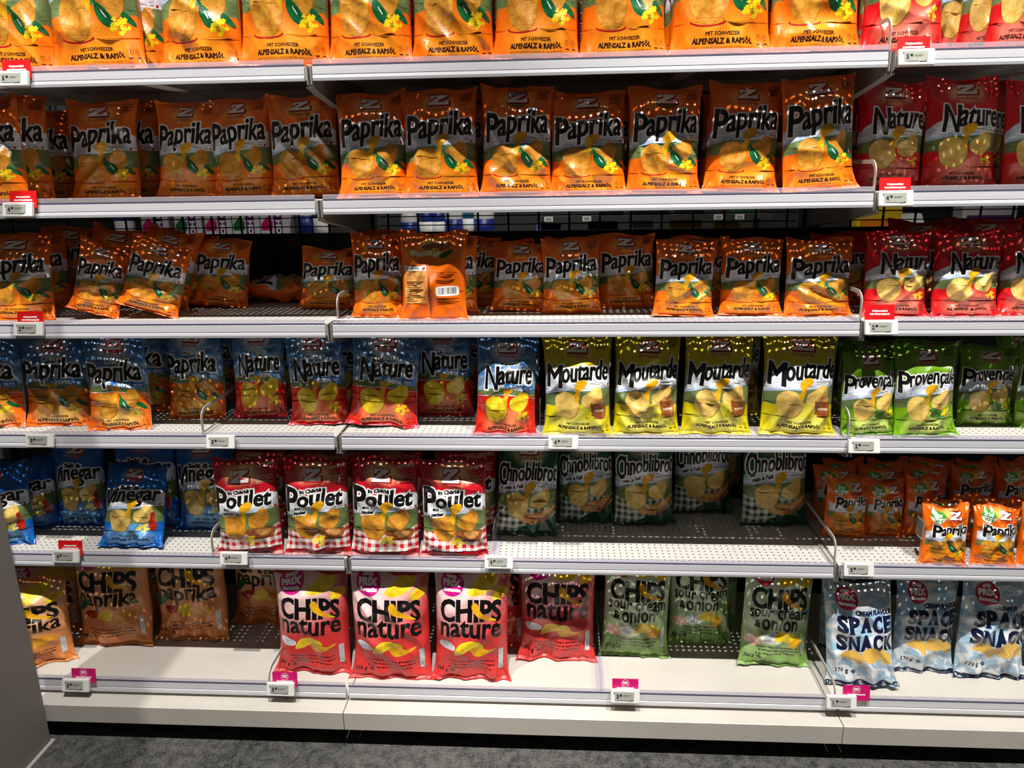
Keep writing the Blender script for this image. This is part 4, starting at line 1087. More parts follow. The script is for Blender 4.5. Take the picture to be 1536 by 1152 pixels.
(3, 'paprika_small', 1.1690, 0.0620, 1.1448, 0.1479, 0.1830, 0.066, 0, 0, 2.5, 493, -1, ', eighth front bag, middle bay, third shelf'),
(3, 'paprika_small', -0.6369, 0.0700, 1.1448, 0.1139, 0.1786, 0.052, 10, 16, 2.5, 500, -1, ' tilted to the right, third shelf'),
(3, 'paprika_small', -0.4940, 0.0700, 1.1448, 0.1408, 0.1771, 0.065, 6, 17, 2.5, 507, -1, ' tilted to the right beside the gap, third shelf'),
(3, 'paprika_small', 0.0997, 0.0750, 1.1448, 0.1214, 0.2030, 0.056, 0, 1, 2.5, 514, -1, ', first front bag, middle bay, third shelf'),
(3, 'paprika_small', 1.0135, 0.0750, 1.1448, 0.1395, 0.1835, 0.064, 0, 1, 2.5, 521, -1, ', seventh front bag, middle bay, third shelf'),
(3, 'paprika_small', 0.5827, 0.1180, 1.1448, 0.1384, 0.1846, 0.064, 0, -1, 2.5, 528, -1, ', fourth front bag, middle bay, third shelf'),
(3, 'paprika_small', 0.4487, 0.1500, 1.1448, 0.1351, 0.1718, 0.062, 0, 2, 2.5, 535, -1, ', third front bag, middle bay, third shelf'),
(3, 'paprika_small', 0.7250, 0.1900, 1.1448, 0.1389, 0.1872, 0.064, 0, -1, 2.5, 542, -1, ', fifth front bag, middle bay, third shelf'),
(3, 'paprika_small', -0.0646, 0.1965, 1.1448, 0.1462, 0.1575, 0.066, 0, 2, 2.5, 549, -1, ', fifth front bag, left bay, third shelf'),
(3, 'paprika_small', -0.3724, 0.2272, 1.1448, 0.1418, 0.1788, 0.065, 0, 6, 2.5, 556, -1, ', fourth front bag, left bay, third shelf'),
(3, 'paprika_small', 0.2721, 0.1250, 1.1448, 0.1349, 0.1972, 0.062, 0, 1, 2.5, 563, 72, ' first behind second front bag, middle bay, third shelf'),
(3, 'nature', 1.5148, 0.1750, 1.1448, 0.1444, 0.1882, 0.066, 0, 0, 2.5, 570, 64, ' first behind second front bag, right bay, third shelf'),
(3, 'nature', 1.6634, 0.1850, 1.1448, 0.1305, 0.1860, 0.060, 0, 0, 2.5, 577, 66, ' first behind third front bag, right bay, third shelf'),
(3, 'paprika_small', 0.9153, 0.2100, 1.1448, 0.1352, 0.1785, 0.062, 0, 0, 2.5, 584, 75, ' first behind sixth front bag, middle bay, third shelf'),
(3, 'paprika_small', -0.5296, 0.2108, 1.1448, 0.1402, 0.1994, 0.064, 0, 13, 2.5, 591, 76, ' first behind third front bag, left bay, third shelf'),
(3, 'nature', 1.2726, 0.2200, 1.1448, 0.1340, 0.1818, 0.062, 0, -2, 2.5, 598, 66, ' first behind first front bag, right bay, third shelf'),
(3, 'paprika_small', -0.8909, 0.2328, 1.1448, 0.1608, 0.2053, 0.066, 8, 0, 2.5, 605, 65, ' first behind first front bag, left bay, third shelf'),
(3, 'paprika_small', 0.3082, 0.2350, 1.1448, 0.1455, 0.1797, 0.066, 0, 2, 2.5, 612, 67, ' second behind second front bag, middle bay, third shelf'),
(3, 'paprika_small', -0.6880, 0.2372, 1.1448, 0.1469, 0.2027, 0.066, 0, 12, 2.5, 619, 68, ' first behind second front bag, left bay, third shelf'),
(3, 'paprika_small', 0.5927, 0.2430, 1.1448, 0.1384, 0.1754, 0.064, 0, -1, 2.5, 626, 69, ' first behind fourth front bag, middle bay, third shelf'),
(3, 'paprika_small', -0.4932, 0.2527, 1.1448, 0.1463, 0.1869, 0.066, 0, 11, 2.5, 633, 70, ' second behind third front bag, left bay, third shelf'),
(3, 'paprika_small', 0.4127, 0.2600, 1.1448, 0.1321, 0.1713, 0.061, 0, 1, 2.5, 640, 71, ' first behind third front bag, middle bay, third shelf'),
(3, 'nature', 1.4993, 0.2700, 1.1448, 0.1673, 0.2095, 0.077, 0, 0, 2.5, 647, 63, ' second behind second front bag, right bay, third shelf'),
(3, 'nature', 1.6675, 0.2800, 1.1448, 0.1598, 0.2102, 0.074, 0, 0, 2.5, 654, 64, ' second behind third front bag, right bay, third shelf'),
(3, 'paprika_small', 0.0802, 0.2887, 1.1448, 0.1475, 0.1992, 0.066, 0, 0, 2.5, 661, 74, ' first behind first front bag, middle bay, third shelf'),
(3, 'paprika_small', -0.8400, 0.3211, 1.1448, 0.1773, 0.2166, 0.066, 0, 0, 2.5, 668, 75, ' second behind first front bag, left bay, third shelf'),
(4, 'mustard', 0.5967, 0.0020, 0.8587, 0.1559, 0.2470, 0.072, -2, 0, 2.5, 675, -1, ', fourth front bag, middle bay, fourth shelf'),
(4, 'light_nature', 0.4175, 0.0060, 0.8587, 0.1420, 0.2470, 0.065, 0, 1, 2.5, 682, -1, ', third front bag, middle bay, fourth shelf'),
(4, 'herbs', 1.4295, 0.0060, 0.8587, 0.1346, 0.2200, 0.062, 0, -3, 2.5, 689, -1, ', second front bag, right bay, fourth shelf'),
(4, 'mustard', 1.1278, 0.0120, 0.8587, 0.1655, 0.2470, 0.076, 0, 2, 2.5, 696, -1, ', seventh front bag, middle bay, fourth shelf'),
(4, 'mustard', 0.7649, 0.0180, 0.8587, 0.1509, 0.2470, 0.069, 0, 0, 2.5, 703, -1, ', fifth front bag, middle bay, fourth shelf'),
(4, 'mustard', 0.9341, 0.0180, 0.8587, 0.1555, 0.2470, 0.072, 0, 1, 2.5, 710, -1, ', sixth front bag, middle bay, fourth shelf'),
(4, 'herbs', 1.3003, 0.0180, 0.8587, 0.1246, 0.2064, 0.057, 4, -2, 2.5, 717, -1, ', first front bag, right bay, fourth shelf'),
(4, 'light_paprika', -0.5919, 0.0363, 0.8587, 0.1509, 0.2470, 0.069, 6, 0, 2.5, 724, -1, ', third front bag, left bay, fourth shelf'),
(4, 'light_paprika', -0.9541, 0.0532, 0.8587, 0.1731, 0.2470, 0.077, 0, 0, 2.5, 731, -1, ', first front bag, left bay, fourth shelf'),
(4, 'light_nature', 0.0955, 0.0619, 0.8587, 0.1679, 0.2470, 0.077, 0, 4, 2.5, 738, -1, ' leaning right with a wide foot, fourth shelf'),
(4, 'light_paprika', -0.7774, 0.0667, 0.8587, 0.1680, 0.2470, 0.077, 3, 0, 2.5, 745, -1, ', second front bag, left bay, fourth shelf'),
(4, 'light_nature', -0.0741, 0.0815, 0.8587, 0.1469, 0.2470, 0.068, 0, -2, 2.5, 752, -1, ', sixth front bag, left bay, fourth shelf'),
(4, 'herbs', 1.7455, 0.0893, 0.8587, 0.1191, 0.2091, 0.055, 0, 0, 2.5, 759, -1, ', fourth front bag, right bay, fourth shelf'),
(4, 'herbs', 1.6174, 0.1033, 0.8587, 0.1274, 0.1980, 0.059, 0, 0, 2.5, 766, -1, ', third front bag, right bay, fourth shelf'),
(4, 'light_paprika', -0.4294, 0.1341, 0.8587, 0.1502, 0.2470, 0.069, 0, 0, 2.5, 773, -1, ', fourth front bag, left bay, fourth shelf'),
(4, 'light_nature', -0.2535, 0.1362, 0.8587, 0.1378, 0.2470, 0.063, 0, -1, 2.5, 780, -1, ', fifth front bag, left bay, fourth shelf'),
(4, 'light_nature', 0.2423, 0.1653, 0.8587, 0.1498, 0.2470, 0.069, 0, 0, 2.5, 787, -1, ', second front bag, middle bay, fourth shelf'),
(4, 'mustard', 0.6067, 0.1270, 0.8587, 0.1559, 0.2470, 0.072, 0, 0, 2.5, 794, 99, ' first behind fourth front bag, middle bay, fourth shelf'),
(4, 'light_nature', 0.4275, 0.1310, 0.8587, 0.1420, 0.2470, 0.065, 0, 1, 2.5, 801, 105, ' first behind third front bag, middle bay, fourth shelf'),
(4, 'mustard', 0.7749, 0.1430, 0.8587, 0.1509, 0.2470, 0.069, 0, 0, 2.5, 808, 97, ' first behind fifth front bag, middle bay, fourth shelf'),
(4, 'light_paprika', -0.9441, 0.1782, 0.8587, 0.1731, 0.2470, 0.077, 0, 0, 2.5, 815, 104, ' first behind first front bag, left bay, fourth shelf'),
(4, 'mustard', 0.9985, 0.1800, 0.8587, 0.1578, 0.2470, 0.073, 0, 0, 2.5, 822, 99, ' first behind sixth front bag, middle bay, fourth shelf'),
(4, 'light_nature', 0.1055, 0.1869, 0.8587, 0.1679, 0.2470, 0.077, 0, 4, 2.5, 829, 103, ' first behind first front bag, middle bay, fourth shelf'),
(4, 'light_paprika', -0.6204, 0.1900, 0.8587, 0.1671, 0.2470, 0.077, 0, 0, 2.5, 836, 102, ' first behind third front bag, left bay, fourth shelf'),
(4, 'light_paprika', -0.7674, 0.1917, 0.8587, 0.1680, 0.2470, 0.077, 0, 0, 2.5, 843, 104, ' first behind second front bag, left bay, fourth shelf'),
(4, 'herbs', 1.3606, 0.2000, 0.8587, 0.1411, 0.1912, 0.065, 0, 0, 2.5, 850, 107, ' first behind first front bag, right bay, fourth shelf'),
(4, 'herbs', 1.5255, 0.2000, 0.8587, 0.1380, 0.1907, 0.063, 0, 0, 2.5, 857, 96, ' first behind third front bag, right bay, fourth shelf'),
(4, 'light_nature', -0.0788, 0.2100, 0.8587, 0.1522, 0.2470, 0.070, 0, 0, 2.5, 864, 103, ' first behind sixth front bag, left bay, fourth shelf'),
(4, 'herbs', 1.7555, 0.2143, 0.8587, 0.1191, 0.2091, 0.055, 0, 0, 2.5, 871, 106, ' first behind fourth front bag, right bay, fourth shelf'),
(4, 'light_nature', -0.2435, 0.2612, 0.8587, 0.1378, 0.2470, 0.063, 0, -1, 2.5, 878, 109, ' first behind fifth front bag, left bay, fourth shelf'),
(4, 'light_paprika', -0.4596, 0.2800, 0.8587, 0.1604, 0.2470, 0.074, 0, 0, 2.5, 885, 101, ' first behind fourth front bag, left bay, fourth shelf'),
(4, 'light_nature', 0.2523, 0.2903, 0.8587, 0.1498, 0.2470, 0.069, 0, 0, 2.5, 892, 95, ' first behind second front bag, middle bay, fourth shelf'),
(5, 'poulet', -0.2664, 0.0040, 0.5217, 0.1642, 0.2547, 0.076, 0, -2, 2.5, 899, -1, ', sixth front bag, left bay, fifth shelf'),
(5, 'poulet', -0.0830, 0.0040, 0.5217, 0.1640, 0.2596, 0.075, 0, -1, 2.5, 906, -1, ', seventh front bag, left bay, fifth shelf'),
(5, 'poulet', 0.0948, 0.0040, 0.5217, 0.1709, 0.2645, 0.079, 0, 1, 2.5, 913, -1, ', first front bag, middle bay, fifth shelf'),
(5, 'poulet', 0.2794, 0.0040, 0.5217, 0.1637, 0.2622, 0.075, 0, 0, 2.5, 920, -1, ', second front bag, middle bay, fifth shelf'),
(5, 'multi', 1.5146, 0.0060, 0.5217, 0.1024, 0.1538, 0.047, -10, 0, 2.5, 927, -1, ', third front bag, right bay, fifth shelf'),
(5, 'multi', 1.6358, 0.0060, 0.5217, 0.0951, 0.1552, 0.044, -10, 0, 2.5, 934, -1, ', fourth front bag, right bay, fifth shelf'),
(5, 'multi', 1.7466, 0.0060, 0.5217, 0.0943, 0.1564, 0.043, -10, 0, 2.5, 941, -1, ', fifth front bag, right bay, fifth shelf'),
(5, 'vinegar', -0.6086, 0.0264, 0.5217, 0.1633, 0.2212, 0.075, 0, 0, 16, 948, -1, ' slumped forward alone near the shelf front, fifth shelf'),
(5, 'vinegar', -0.9873, 0.0303, 0.5217, 0.1621, 0.2248, 0.075, 14, 0, 2.5, 955, -1, ', first front bag, left bay, fifth shelf'),
(5, 'vinegar', -0.9847, 0.1350, 0.5217, 0.1657, 0.2040, 0.076, 16, 0, 2.5, 962, -1, ', second front bag, left bay, fifth shelf'),
(5, 'garlic', 0.4595, 0.1366, 0.5217, 0.1597, 0.2657, 0.073, 0, 2, 2.5, 969, -1, ', third front bag, middle bay, fifth shelf'),
(5, 'vinegar', -0.4454, 0.1440, 0.5217, 0.1614, 0.2720, 0.074, 0, 0, 2.5, 976, -1, ', fifth front bag, left bay, fifth shelf'),
(5, 'multi', 1.3228, 0.1534, 0.5217, 0.1051, 0.1622, 0.048, -4, 2, 2.5, 983, -1, ', first front bag, right bay, fifth shelf'),
(5, 'vinegar', -0.8261, 0.1635, 0.5217, 0.1426, 0.2563, 0.066, 0, 0, 2.5, 990, -1, ', third front bag, left bay, fifth shelf'),
(5, 'multi', 1.4316, 0.1644, 0.5217, 0.0967, 0.1530, 0.045, -6, 0, 2.5, 997, -1, ', second front bag, right bay, fifth shelf'),
(5, 'garlic', 0.7925, 0.2084, 0.5217, 0.1581, 0.2644, 0.073, 0, -2, 2.5, 1004, -1, ', fifth front bag, middle bay, fifth shelf'),
(5, 'garlic', 1.1544, 0.2142, 0.5217, 0.1696, 0.2738, 0.077, 0, -1, 2.5, 1011, -1, ', seventh front bag, middle bay, fifth shelf'),
(5, 'garlic', 0.6322, 0.2212, 0.5217, 0.1493, 0.2572, 0.069, 0, -2, 2.5, 1018, -1, ', fourth front bag, middle bay, fifth shelf'),
(5, 'garlic', 0.9688, 0.2926, 0.5217, 0.1550, 0.2618, 0.071, 0, -1, 2.5, 1025, -1, ', sixth front bag, middle bay, fifth shelf'),
(5, 'multi', 1.5674, 0.1250, 0.5217, 0.0974, 0.1221, 0.045, -6, 0, 2.5, 1032, 130, ' first behind third front bag, right bay, fifth shelf'),
(5, 'multi', 1.6789, 0.1250, 0.5217, 0.0967, 0.1251, 0.044, -6, 0, 2.5, 1039, 131, ' first behind fourth front bag, right bay, fifth shelf'),
(5, 'multi', 1.7896, 0.1250, 0.5217, 0.0960, 0.1244, 0.044, -6, 0, 2.5, 1046, 132, ' first behind fifth front bag, right bay, fifth shelf'),
(5, 'vinegar', -0.6294, 0.1560, 0.5217, 0.1718, 0.2806, 0.077, 0, 1, 2.5, 1053, 137, ' first behind fourth front bag, left bay, fifth shelf'),
(5, 'poulet', -0.3159, 0.1600, 0.5217, 0.1728, 0.2263, 0.079, 0, 0, 2.5, 1060, 127, ' first behind sixth front bag, left bay, fifth shelf'),
(5, 'poulet', -0.1157, 0.1600, 0.5217, 0.1707, 0.2275, 0.079, 0, 0, 2.5, 1067, 128, ' first behind seventh front bag, left bay, fifth shelf'),
(5, 'poulet', 0.0822, 0.1600, 0.5217, 0.1688, 0.2288, 0.078, 0, 0, 2.5, 1074, 129, ' first behind first front bag, middle bay, fifth shelf'),
(5, 'poulet', 0.2908, 0.1600, 0.5217, 0.1667, 0.2301, 0.077, 0, 0, 2.5, 1081, 126, ' first behind second front bag, middle bay, fifth shelf'),
(5, 'multi', 1.5383, 0.1700, 0.5217, 0.1005, 0.1630, 0.046, 0, 0, 2.5, 1088, 138, ' second behind third front bag, right bay, fifth shelf'),
(5, 'multi', 1.3348, 0.2600, 0.5217, 0.1135, 0.1547, 0.052, 0, 0, 2.5, 1095, 140, ' first behind first front bag, right bay, fifth shelf'),
(5, 'multi', 1.4589, 0.2600, 0.5217, 0.1127, 0.1556, 0.052, 0, 0, 2.5, 1102, 130, ' first behind second front bag, right bay, fifth shelf'),
(5, 'multi', 1.5822, 0.2600, 0.5217, 0.1118, 0.1566, 0.051, 0, 0, 2.5, 1109, 131, ' second behind fourth front bag, right bay, fifth shelf'),
(5, 'multi', 1.7046, 0.2600, 0.5217, 0.1110, 0.1576, 0.051, 0, 0, 2.5, 1116, 132, ' second behind fifth front bag, right bay, fifth shelf'),
(5, 'multi', 1.8261, 0.2600, 0.5217, 0.1102, 0.1585, 0.051, 0, 0, 2.5, 1123, 138, ' third behind fifth front bag, right bay, fifth shelf'),
(5, 'multi', 1.3867, 0.3400, 0.5217, 0.1135, 0.1444, 0.052, 0, 0, 2.5, 1130, 140, ' second behind second front bag, right bay, fifth shelf'),
(5, 'multi', 1.5113, 0.3400, 0.5217, 0.1127, 0.1453, 0.052, 0, 0, 2.5, 1137, 130, ' third behind third front bag, right bay, fifth shelf'),
(5, 'multi', 1.6350, 0.3400, 0.5217, 0.1119, 0.1462, 0.051, 0, 0, 2.5, 1144, 131, ' third behind fourth front bag, right bay, fifth shelf'),
(5, 'multi', 1.7578, 0.3400, 0.5217, 0.1111, 0.1471, 0.051, 0, 0, 2.5, 1151, 132, ' fourth behind fifth front bag, right bay, fifth shelf'),
(5, 'multi', 1.8798, 0.3400, 0.5217, 0.1104, 0.1480, 0.051, 0, 0, 2.5, 1158, 138, ' fifth behind fifth front bag, right bay, fifth shelf'),
(5, 'garlic', 1.0217, 0.4000, 0.5217, 0.1658, 0.2707, 0.076, 0, 0, 2.5, 1165, 144, ' first behind sixth front bag, middle bay, fifth shelf'),
(6, 'coop_nature', 0.0989, -0.0245, 0.1720, 0.2048, 0.3037, 0.094, 0, 0, 2.5, 1172, -1, ', first front bag, middle bay, bottom shelf'),
(6, 'coop_paprika', -0.9439, -0.0244, 0.1720, 0.2165, 0.2378, 0.094, 26, 1, 2.5, 1179, -1, ', first front bag, left bay, bottom shelf'),
(6, 'coop_nature', 0.3143, -0.0217, 0.1720, 0.1916, 0.3078, 0.088, 0, 1, 2.5, 1186, -1, ', second front bag, middle bay, bottom shelf'),
(6, 'space', 1.3457, -0.0142, 0.1720, 0.1622, 0.2817, 0.075, -6, -3, 10, 1193, -1, ', first front bag, right bay, bottom shelf'),
(6, 'coop_nature', -0.1215, -0.0102, 0.1720, 0.1926, 0.2921, 0.089, 0, 1, 2.5, 1200, -1, ', fifth front bag, left bay, bottom shelf'),
(6, 'space', 1.6938, 0.0378, 0.1720, 0.1673, 0.2915, 0.077, 0, 1, 2.5, 1207, -1, ', third front bag, right bay, bottom shelf'),
(6, 'space', 1.5315, 0.0596, 0.1720, 0.1504, 0.2777, 0.069, 0, 0, 2.5, 1214, -1, ', second front bag, right bay, bottom shelf'),
(6, 'coop_onion', 1.1379, 0.0676, 0.1720, 0.1758, 0.3040, 0.081, 0, 2, 2.5, 1221, -1, ', sixth front bag, middle bay, bottom shelf'),
(6, 'coop_nature', 0.5446, 0.0686, 0.1720, 0.2006, 0.3040, 0.092, 0, 1, 2.5, 1228, -1, ', third front bag, middle bay, bottom shelf'),
(6, 'coop_onion', 0.7621, 0.0951, 0.1720, 0.1768, 0.3040, 0.081, 0, 2, 2.5, 1235, -1, ', fourth front bag, middle bay, bottom shelf'),
(6, 'coop_paprika', -0.7449, 0.0954, 0.1720, 0.2074, 0.3040, 0.094, 0, -1, 2.5, 1242, -1, ', second front bag, left bay, bottom shelf'),
(6, 'coop_paprika', -0.5284, 0.1299, 0.1720, 0.1997, 0.3040, 0.092, 0, -1, 2.5, 1249, -1, ', third front bag, left bay, bottom shelf'),
(6, 'coop_onion', 0.9544, 0.1619, 0.1720, 0.1672, 0.3040, 0.077, 0, -1, 2.5, 1256, -1, ', fifth front bag, middle bay, bottom shelf'),
(6, 'coop_paprika', -0.3402, 0.2232, 0.1720, 0.1930, 0.3040, 0.089, 0, 0, 2.5, 1263, -1, ', fourth front bag, left bay, bottom shelf'),
(6, 'coop_nature', 0.3616, 0.1300, 0.1720, 0.1820, 0.3040, 0.084, 0, 0, 2.5, 1270, 173, ' first behind second front bag, middle bay, bottom shelf'),
(6, 'coop_paprika', -1.0024, 0.1500, 0.1720, 0.2065, 0.2066, 0.094, 12, 0, 2.5, 1277, 166, ' first behind first front bag, left bay, bottom shelf'),
(6, 'space', 1.3529, 0.1700, 0.1720, 0.1166, 0.2501, 0.054, 0, 0, 2.5, 1284, 170, ' first behind first front bag, right bay, bottom shelf'),
(6, 'coop_paprika', -0.7648, 0.2300, 0.1720, 0.2108, 0.3040, 0.094, 0, 0, 2.5, 1291, 176, ' first behind second front bag, left bay, bottom shelf'),
(6, 'coop_onion', 0.9969, 0.2600, 0.1720, 0.1703, 0.3040, 0.078, 0, 0, 2.5, 1298, 172, ' first behind fifth front bag, middle bay, bottom shelf'),
(3, 'paprika_small', -0.1468, 0.3300, 1.1748, 0.1450, 0.2000, 0.055, 88, 0, 84, 1686, -1, ' lying down at the back of the gap, third shelf'),
(3, 'paprika_small', -0.3457, 0.2500, 1.1748, 0.1450, 0.2000, 0.055, 60, 0, 84, 1648, -1, ' slumped beside the gap behind the tilted bags, third shelf'),
]
made = {}
for i, (row, fl, x, y, z, w, h, T, yaw, roll, lean, seed, src, tail) in enumerate(BAGS):
    nm, desc = NAME[fl]
    if src >= 0:
        o = copy_tree(made[src][0]); w0, h0 = made[src][1:]
        o.scale = (w / w0, 1.0, h / h0)
    else:
        o = build_bag(nm, fl, w, h, T, seed, 0.9 if fl == 'multi' else 1.5 if row == 6 else 1.25)
        made[i] = (o, w, h)
    o.location = (x, y + 0.45 * T, z + w / 2 * abs(math.sin(R(roll))))
    o.rotation_euler = (-R(lean), R(roll), R(yaw))
    tag(o, desc + tail, 'crisp bag' if fl != 'space' else 'snack bag', desc + 's on the ' + SHELFWORD[row - 1])

# the printed flap folded round the left flank of the front multipack
for nm_o in [o for o in COL.objects if o.get('label', '').startswith('small orange paprika multipack') and 'front bag' in o['label'] and not o.parent and 1.44 < o.location.x < 1.53 and o.location.y < 0.09 and 'behind' not in o['label']]:
    mb = MB(); n = 8
    def fl(u, v): return (-0.0515 - 0.004 * math.sin(3 * u) - 0.004 * u, -0.020 + 0.052 * u, 0.050 + 0.012 * u + 0.052 * v + 0.012 * (1 - u))
    for k, (u0, u1, v0, v1, off, mi_) in enumerate(((0, 1, 0, 1, 0, 0), (.08, .5, .12, .9, .0006, 1), (.54, .94, .5, .9, .0006, 1), (.54, .94, .1, .46, .0006, 2))):
        for i in range(n):
            a, b_ = u0 + (u1 - u0) * i / n, u0 + (u1 - u0) * (i + 1) / n
            q = [fl(a, v0), fl(b_, v0), fl(b_, v1), fl(a, v1)]
            mb.face([(x - off, y, z) for x, y, z in q], mi_)
    mb.obj('printed_flap', ['grey_print', 'back_grey', 'chip_spiced'], nm_o)

# ------------------------------------------------------------------ bent metal guards and clear dividers standing on the shelves
def guard_mesh():
    mb = MB(); c = []; wv = 0.0045
    path = [(0.002, 0.002), (0.002, 0.040)]
    for i in range(1, 8):
        a = math.pi / 2 * i / 8; path.append((0.030 - 0.028 * math.cos(a), 0.040 + 0.026 * math.sin(a)))
    path += [(0.030, 0.066), (0.30, 0.066)]
    for i in range(1, 6):
        a = math.pi / 2 * i / 6; path.append((0.30 + 0.02 * math.sin(a), 0.046 + 0.02 * math.cos(a)))
    path += [(0.32, 0.002)]
    P = [Vector((p[0], p[1])) for p in path]
    for i in range(len(P)):
        d = (P[min(i + 1, len(P) - 1)] - P[max(i - 1, 0)]).normalized(); n = Vector((-d.y, d.x))
        c.append((P[i] + n * wv, P[i] - n * wv))
    t = 0.0012
    for i in range(len(c) - 1):
        a, b_ = c[i]; e, f = c[i + 1]
        for x, fl in ((-t, 0), (t, 1)):
            q = [(x, a.x, a.y), (x, b_.x, b_.y), (x, f.x, f.y), (x, e.x, e.y)]
            mb.face(q if fl else q[::-1])
        mb.face([(-t, a.x, a.y), (t, a.x, a.y), (t, e.x, e.y), (-t, e.x, e.y)]); mb.face([(-t, f.x, f.y), (t, f.x, f.y), (t, b_.x, b_.y), (-t, b_.x, b_.y)])
    return mb
def make_guard():
    o = guard_mesh().obj('shelf_guard', 'guard_metal')
    mb = MB(); mb.box(-0.006, 0.006, 0.003, 0.34, 0.0004, 0.002); mb.box(-0.006, -0.0045, 0.003, 0.34, 0.002, 0.006)
    mb.obj('foot_rail', 'guard_metal', o); return o
G0 = make_guard()
for i, (x, y, z, lab) in enumerate([(1.2435, 0, 1.7226, 'bent metal shelf guard at the right end of the middle bay, top shelf'), (1.2435, 0, 1.4346, 'bent metal shelf guard at the right end of the middle bay, second shelf'), (0.0215, 0, 1.1453, 'bent metal shelf guard at the left end of the middle bay, third shelf'), (1.2435, 0, 1.1453, 'bent metal shelf guard at the right end of the middle bay, third shelf'), (-0.3488, 0.002, 0.8592, 'bent metal shelf guard between two blue bag flavours, fourth shelf'), (1.2435, 0, 0.8592, 'bent metal shelf guard between yellow and lime bags, fourth shelf'), (-0.3642, 0.002, 0.5222, 'bent metal shelf guard left of the crimson chicken bags, fifth shelf'), (1.2435, 0, 0.5222, 'bent metal shelf guard left of the orange multipacks, fifth shelf'), (-0.2089, -0.094, 0.1725, 'bent metal shelf guard left of the coral red bags, bottom shelf'), (1.2435, -0.094, 0.1725, 'bent metal shelf guard left of the pale blue snack bags, bottom shelf')]):
    o = G0 if i == 0 else copy_tree(G0)
    o.location = (x, y, z); tag(o, lab, 'shelf divider', 'bent metal shelf guards')
mb = MB(); mb.box(-0.001, 0.001, 0.004, 0.40, 0.001, 0.085); D0 = mb.obj('clear_divider', 'clear_panel')
mb = MB(); mb.box(-0.012, 0.012, 0.004, 0.40, 0.0002, 0.001); mb.obj('foot', 'clear_plastic', D0)
for i, (x, y, z, lab) in enumerate([(0.5044, 0.0, 0.8592, 'clear divider left of the yellow mustard bags, fourth shelf'), (0.3822, 0.0, 0.5222, 'clear divider right of the crimson chicken bags, fifth shelf'), (0.6609, -0.094, 0.1725, 'clear divider right of the coral red bags, bottom shelf')]):
    o = D0 if i == 0 else copy_tree(D0)
    o.location = (x, y, z); tag(o, lab, 'shelf divider', 'clear shelf dividers')

# ------------------------------------------------------------------ electronic price tags and promotion cards
def make_tag(price):
    w, h, t = 0.073, 0.034, 0.010
    mb = MB(); mb.box(-w / 2, w / 2, -t, 0, -h / 2, h / 2); o = mb.obj('price_tag', 'tag_white', bevel=0.002)
    mb = MB(); mb.box(-w * .36, w * .30, -t - .0004, -t + .001, -h * .33, h * .33); sc = mb.obj('screen', 'tag_screen', o)
    y = -t - .0007; a, b_ = price.split('.')
    s = 0.000088
    L = text(a, -250, -225 if a == '1' else -185, -60, 120, 8) + text(b_, -165, -90, 0, 66, 6) + text(',', -182, -172, -60, 60, 3)
    for i in range(2): L += rect(-60, 30 - 26 * i, 150 - 40 * i, 38 - 26 * i)
    L += rect(-240, -112, 40, -104) + poly((60, -128), (205, -128), (205, -70), (180, -112), (60, -112))
    L += rect(-325, 60, -305, 120)
    flat_print('price_lettering', [l * s for l in L], 'tag_ink', o, y, 1e-7)
    mb = MB(); mb.box(-w * .25, w * .25, -0.001, 0.009, -h * .35, h * .30); mb.obj('clip', 'clear_plastic', o)
    return o
def make_card(kind):
    w, h = 0.066, 0.040
    mb = MB(); mb.box(-w / 2, w / 2, -0.0006, 0.0006, -h / 2, h / 2)
    o = mb.obj('promotion_card', 'card_red' if kind == 'red' else 'card_pink')
    s = 0.0001
    if kind == 'red':
        L = text('Markenartikel', -170, 170, 40, 40, 6) + text('zum Discountpreis', -225, 225, -30, 40, 6)
    else:
        L = text('PRIX', -60, 60, 80, 48, 8) + text('Garantie', -60, 60, 52, 20, 2) + text('zum Discountpreis', -215, 215, -55, 38, 6)
        L += [ell(0, 85, 95, 95, 0, 30)[0], ell(0, 85, 87, 87, 0, 30)[0][::-1]]
    flat_print('card_lettering', [l * s for l in L], 'card_white', o, -0.0008, 1e-7)
    mb = MB(); mb.box(-0.012, 0.012, 0.0007, 0.004, -h / 2 - 0.004, -h / 2 + 0.012); mb.obj('holder', 'clear_plastic', o)
    return o
